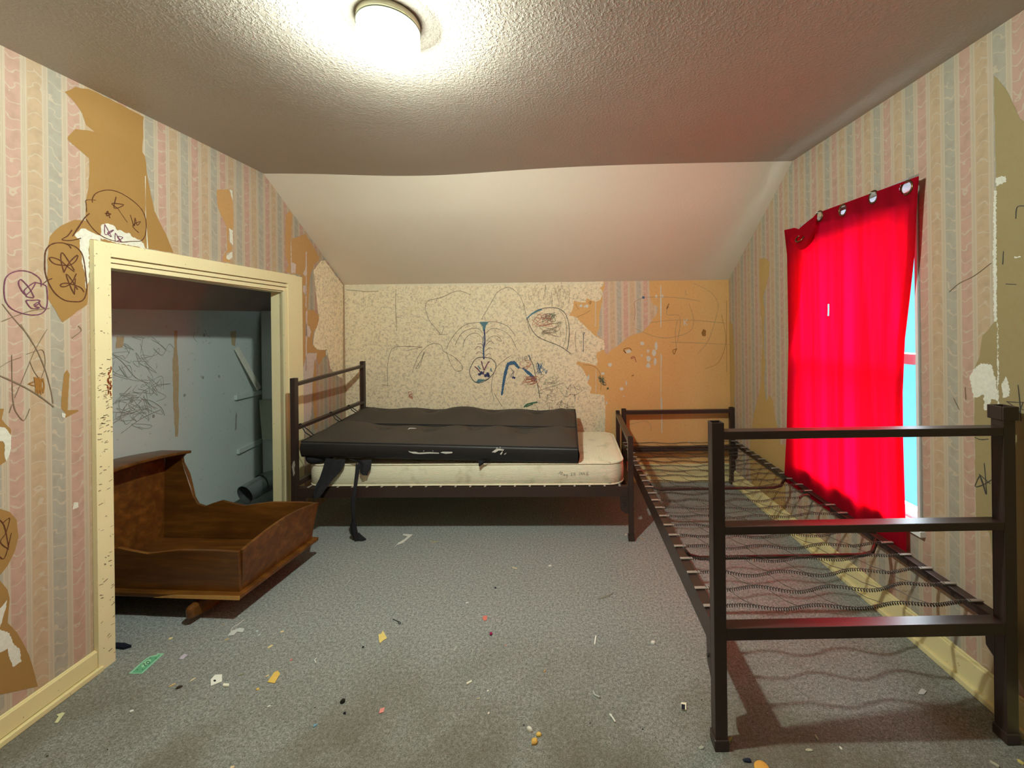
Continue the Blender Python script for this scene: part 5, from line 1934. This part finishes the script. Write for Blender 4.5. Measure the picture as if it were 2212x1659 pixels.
# around the bare bed
string('plant_stalk', 'stalk', 'green stalk leaning at the foot of the bare bed post', [S5(352, 1358), S5(350, 1330), S5(378, 1288)], .004, (140, 150, 74))
bit('wrapper', 'wrapper', 'dark blue wrapper bit in front of the bare bed', *S5(480, 1436), .026, .012, 0, (30, 38, 54), .006)
mb = MB()
cb = on_floor(1646, 1662)
mb.lathe([(.0005, .0005), (.020, .0005), (.022, .003), (.020, .006), (.0005, .007)], cb, 20)
tag(mb.build('orange_disc', litmat((222, 168, 76)), origin=tuple(cb)), 'flat orange disc on the carpet in front of the bare bed', 'disc')
bit('leaf', 'leaf', 'pale dry leaf in front of the bare bed', *S5(865, 1368), .022, .009, 0, (176, 174, 150), .003, n=9, jit=.08)
bit('leaf', 'leaf', 'narrow pale leaf standing behind the dry leaf', *S5(910, 1288), .020, .006, 100, (176, 172, 146), .004)
bit('chip', 'chip', 'small white chip beside the dry leaf', *S5(1063, 1355), .010, .006, 100, (222, 222, 204))
scrap('paper_scrap', 'paper scrap', 'crumpled white paper flake in the shadow of the bare bed', [S5(1548, 1018), S5(1585, 1020), S5(1602, 1000), S5(1572, 982), S5(1558, 995)], (196, 198, 196), .002)
bit('leaf', 'leaf', 'small pale leaf by the capped bed post', *S5(2063, 1255), .014, .008, -40, (176, 176, 150), .003)
bit('cereal_piece', 'cereal', 'yellow crumb beside the foot of the capped bed post', *S5(2190, 1445), .014, .010, -50, (218, 196, 120), .006)
bar_bit('stick', 'stick', 'pale stick lying before the capped bed post', S5(2000, 1440), S5(2055, 1474), .006, (196, 192, 170), .004)
bit('pebble', 'pebble', 'pale pebble under the springs by the second brace', *S5(510, 183), .020, .013, 0, (196, 188, 166), .010)
bit('chip', 'chip', 'white chip under the springs near the end rail', *S5(713, 504), .010, .007, 0, WH)
bit('chip', 'chip', 'pinkish chip under the springs near the end rail', *S5(962, 468), .010, .007, 20, (206, 176, 166))
bit('chip', 'chip', 'grey-white chip beside the foot of the uncapped bed post', *S5(185, 1352), .020, .010, 10, (170, 170, 156))
bit('wood_splinter', 'splinter', 'cream splinter against the uncapped bed post', *S5(335, 964), .014, .005, -60, (210, 190, 148))
string('clipping', 'clipping', 'white curl lying under the bare springs', [(1635, 1110), (1640, 1116), (1647, 1113)], .0018, (196, 194, 184))
bit('chip', 'chip', 'cream bit beside the foot of the mattress bed', 1352, 1155, .014, .008, 20, (222, 206, 166))
bar_bit('stick', 'stick', 'thin tan stick at the foot of the mattress bed', (1381, 1161), (1392, 1167), .004, (190, 160, 130))

# scattered crumbs and lint nobody could count
mb = MB()
r_ = random.Random(3)
for i in range(520):
    x = r_.uniform(-1.75, 1.30)
    y = 0.75 + 2.6 * r_.random() ** 1.2
    s_ = r_.uniform(.0012, .0036)
    a_ = r_.uniform(0, 3.14)
    dx, dy = math.cos(a_) * s_, math.sin(a_) * s_ * .6
    z = .0015
    mb.face([(x - dx, y - dy, z), (x + dy * .7, y - dx * .7, z), (x + dx, y + dy, z + .001), (x - dy * .7, y + dx * .7, z + .001)], 0 if r_.random() < .7 else 1)
tag(mb.build('crumbs', [litmat((176, 168, 148)), litmat((42, 42, 40))], weld=False), 'fine pale crumbs and lint scattered all over the carpet', 'crumbs', kind='stuff')
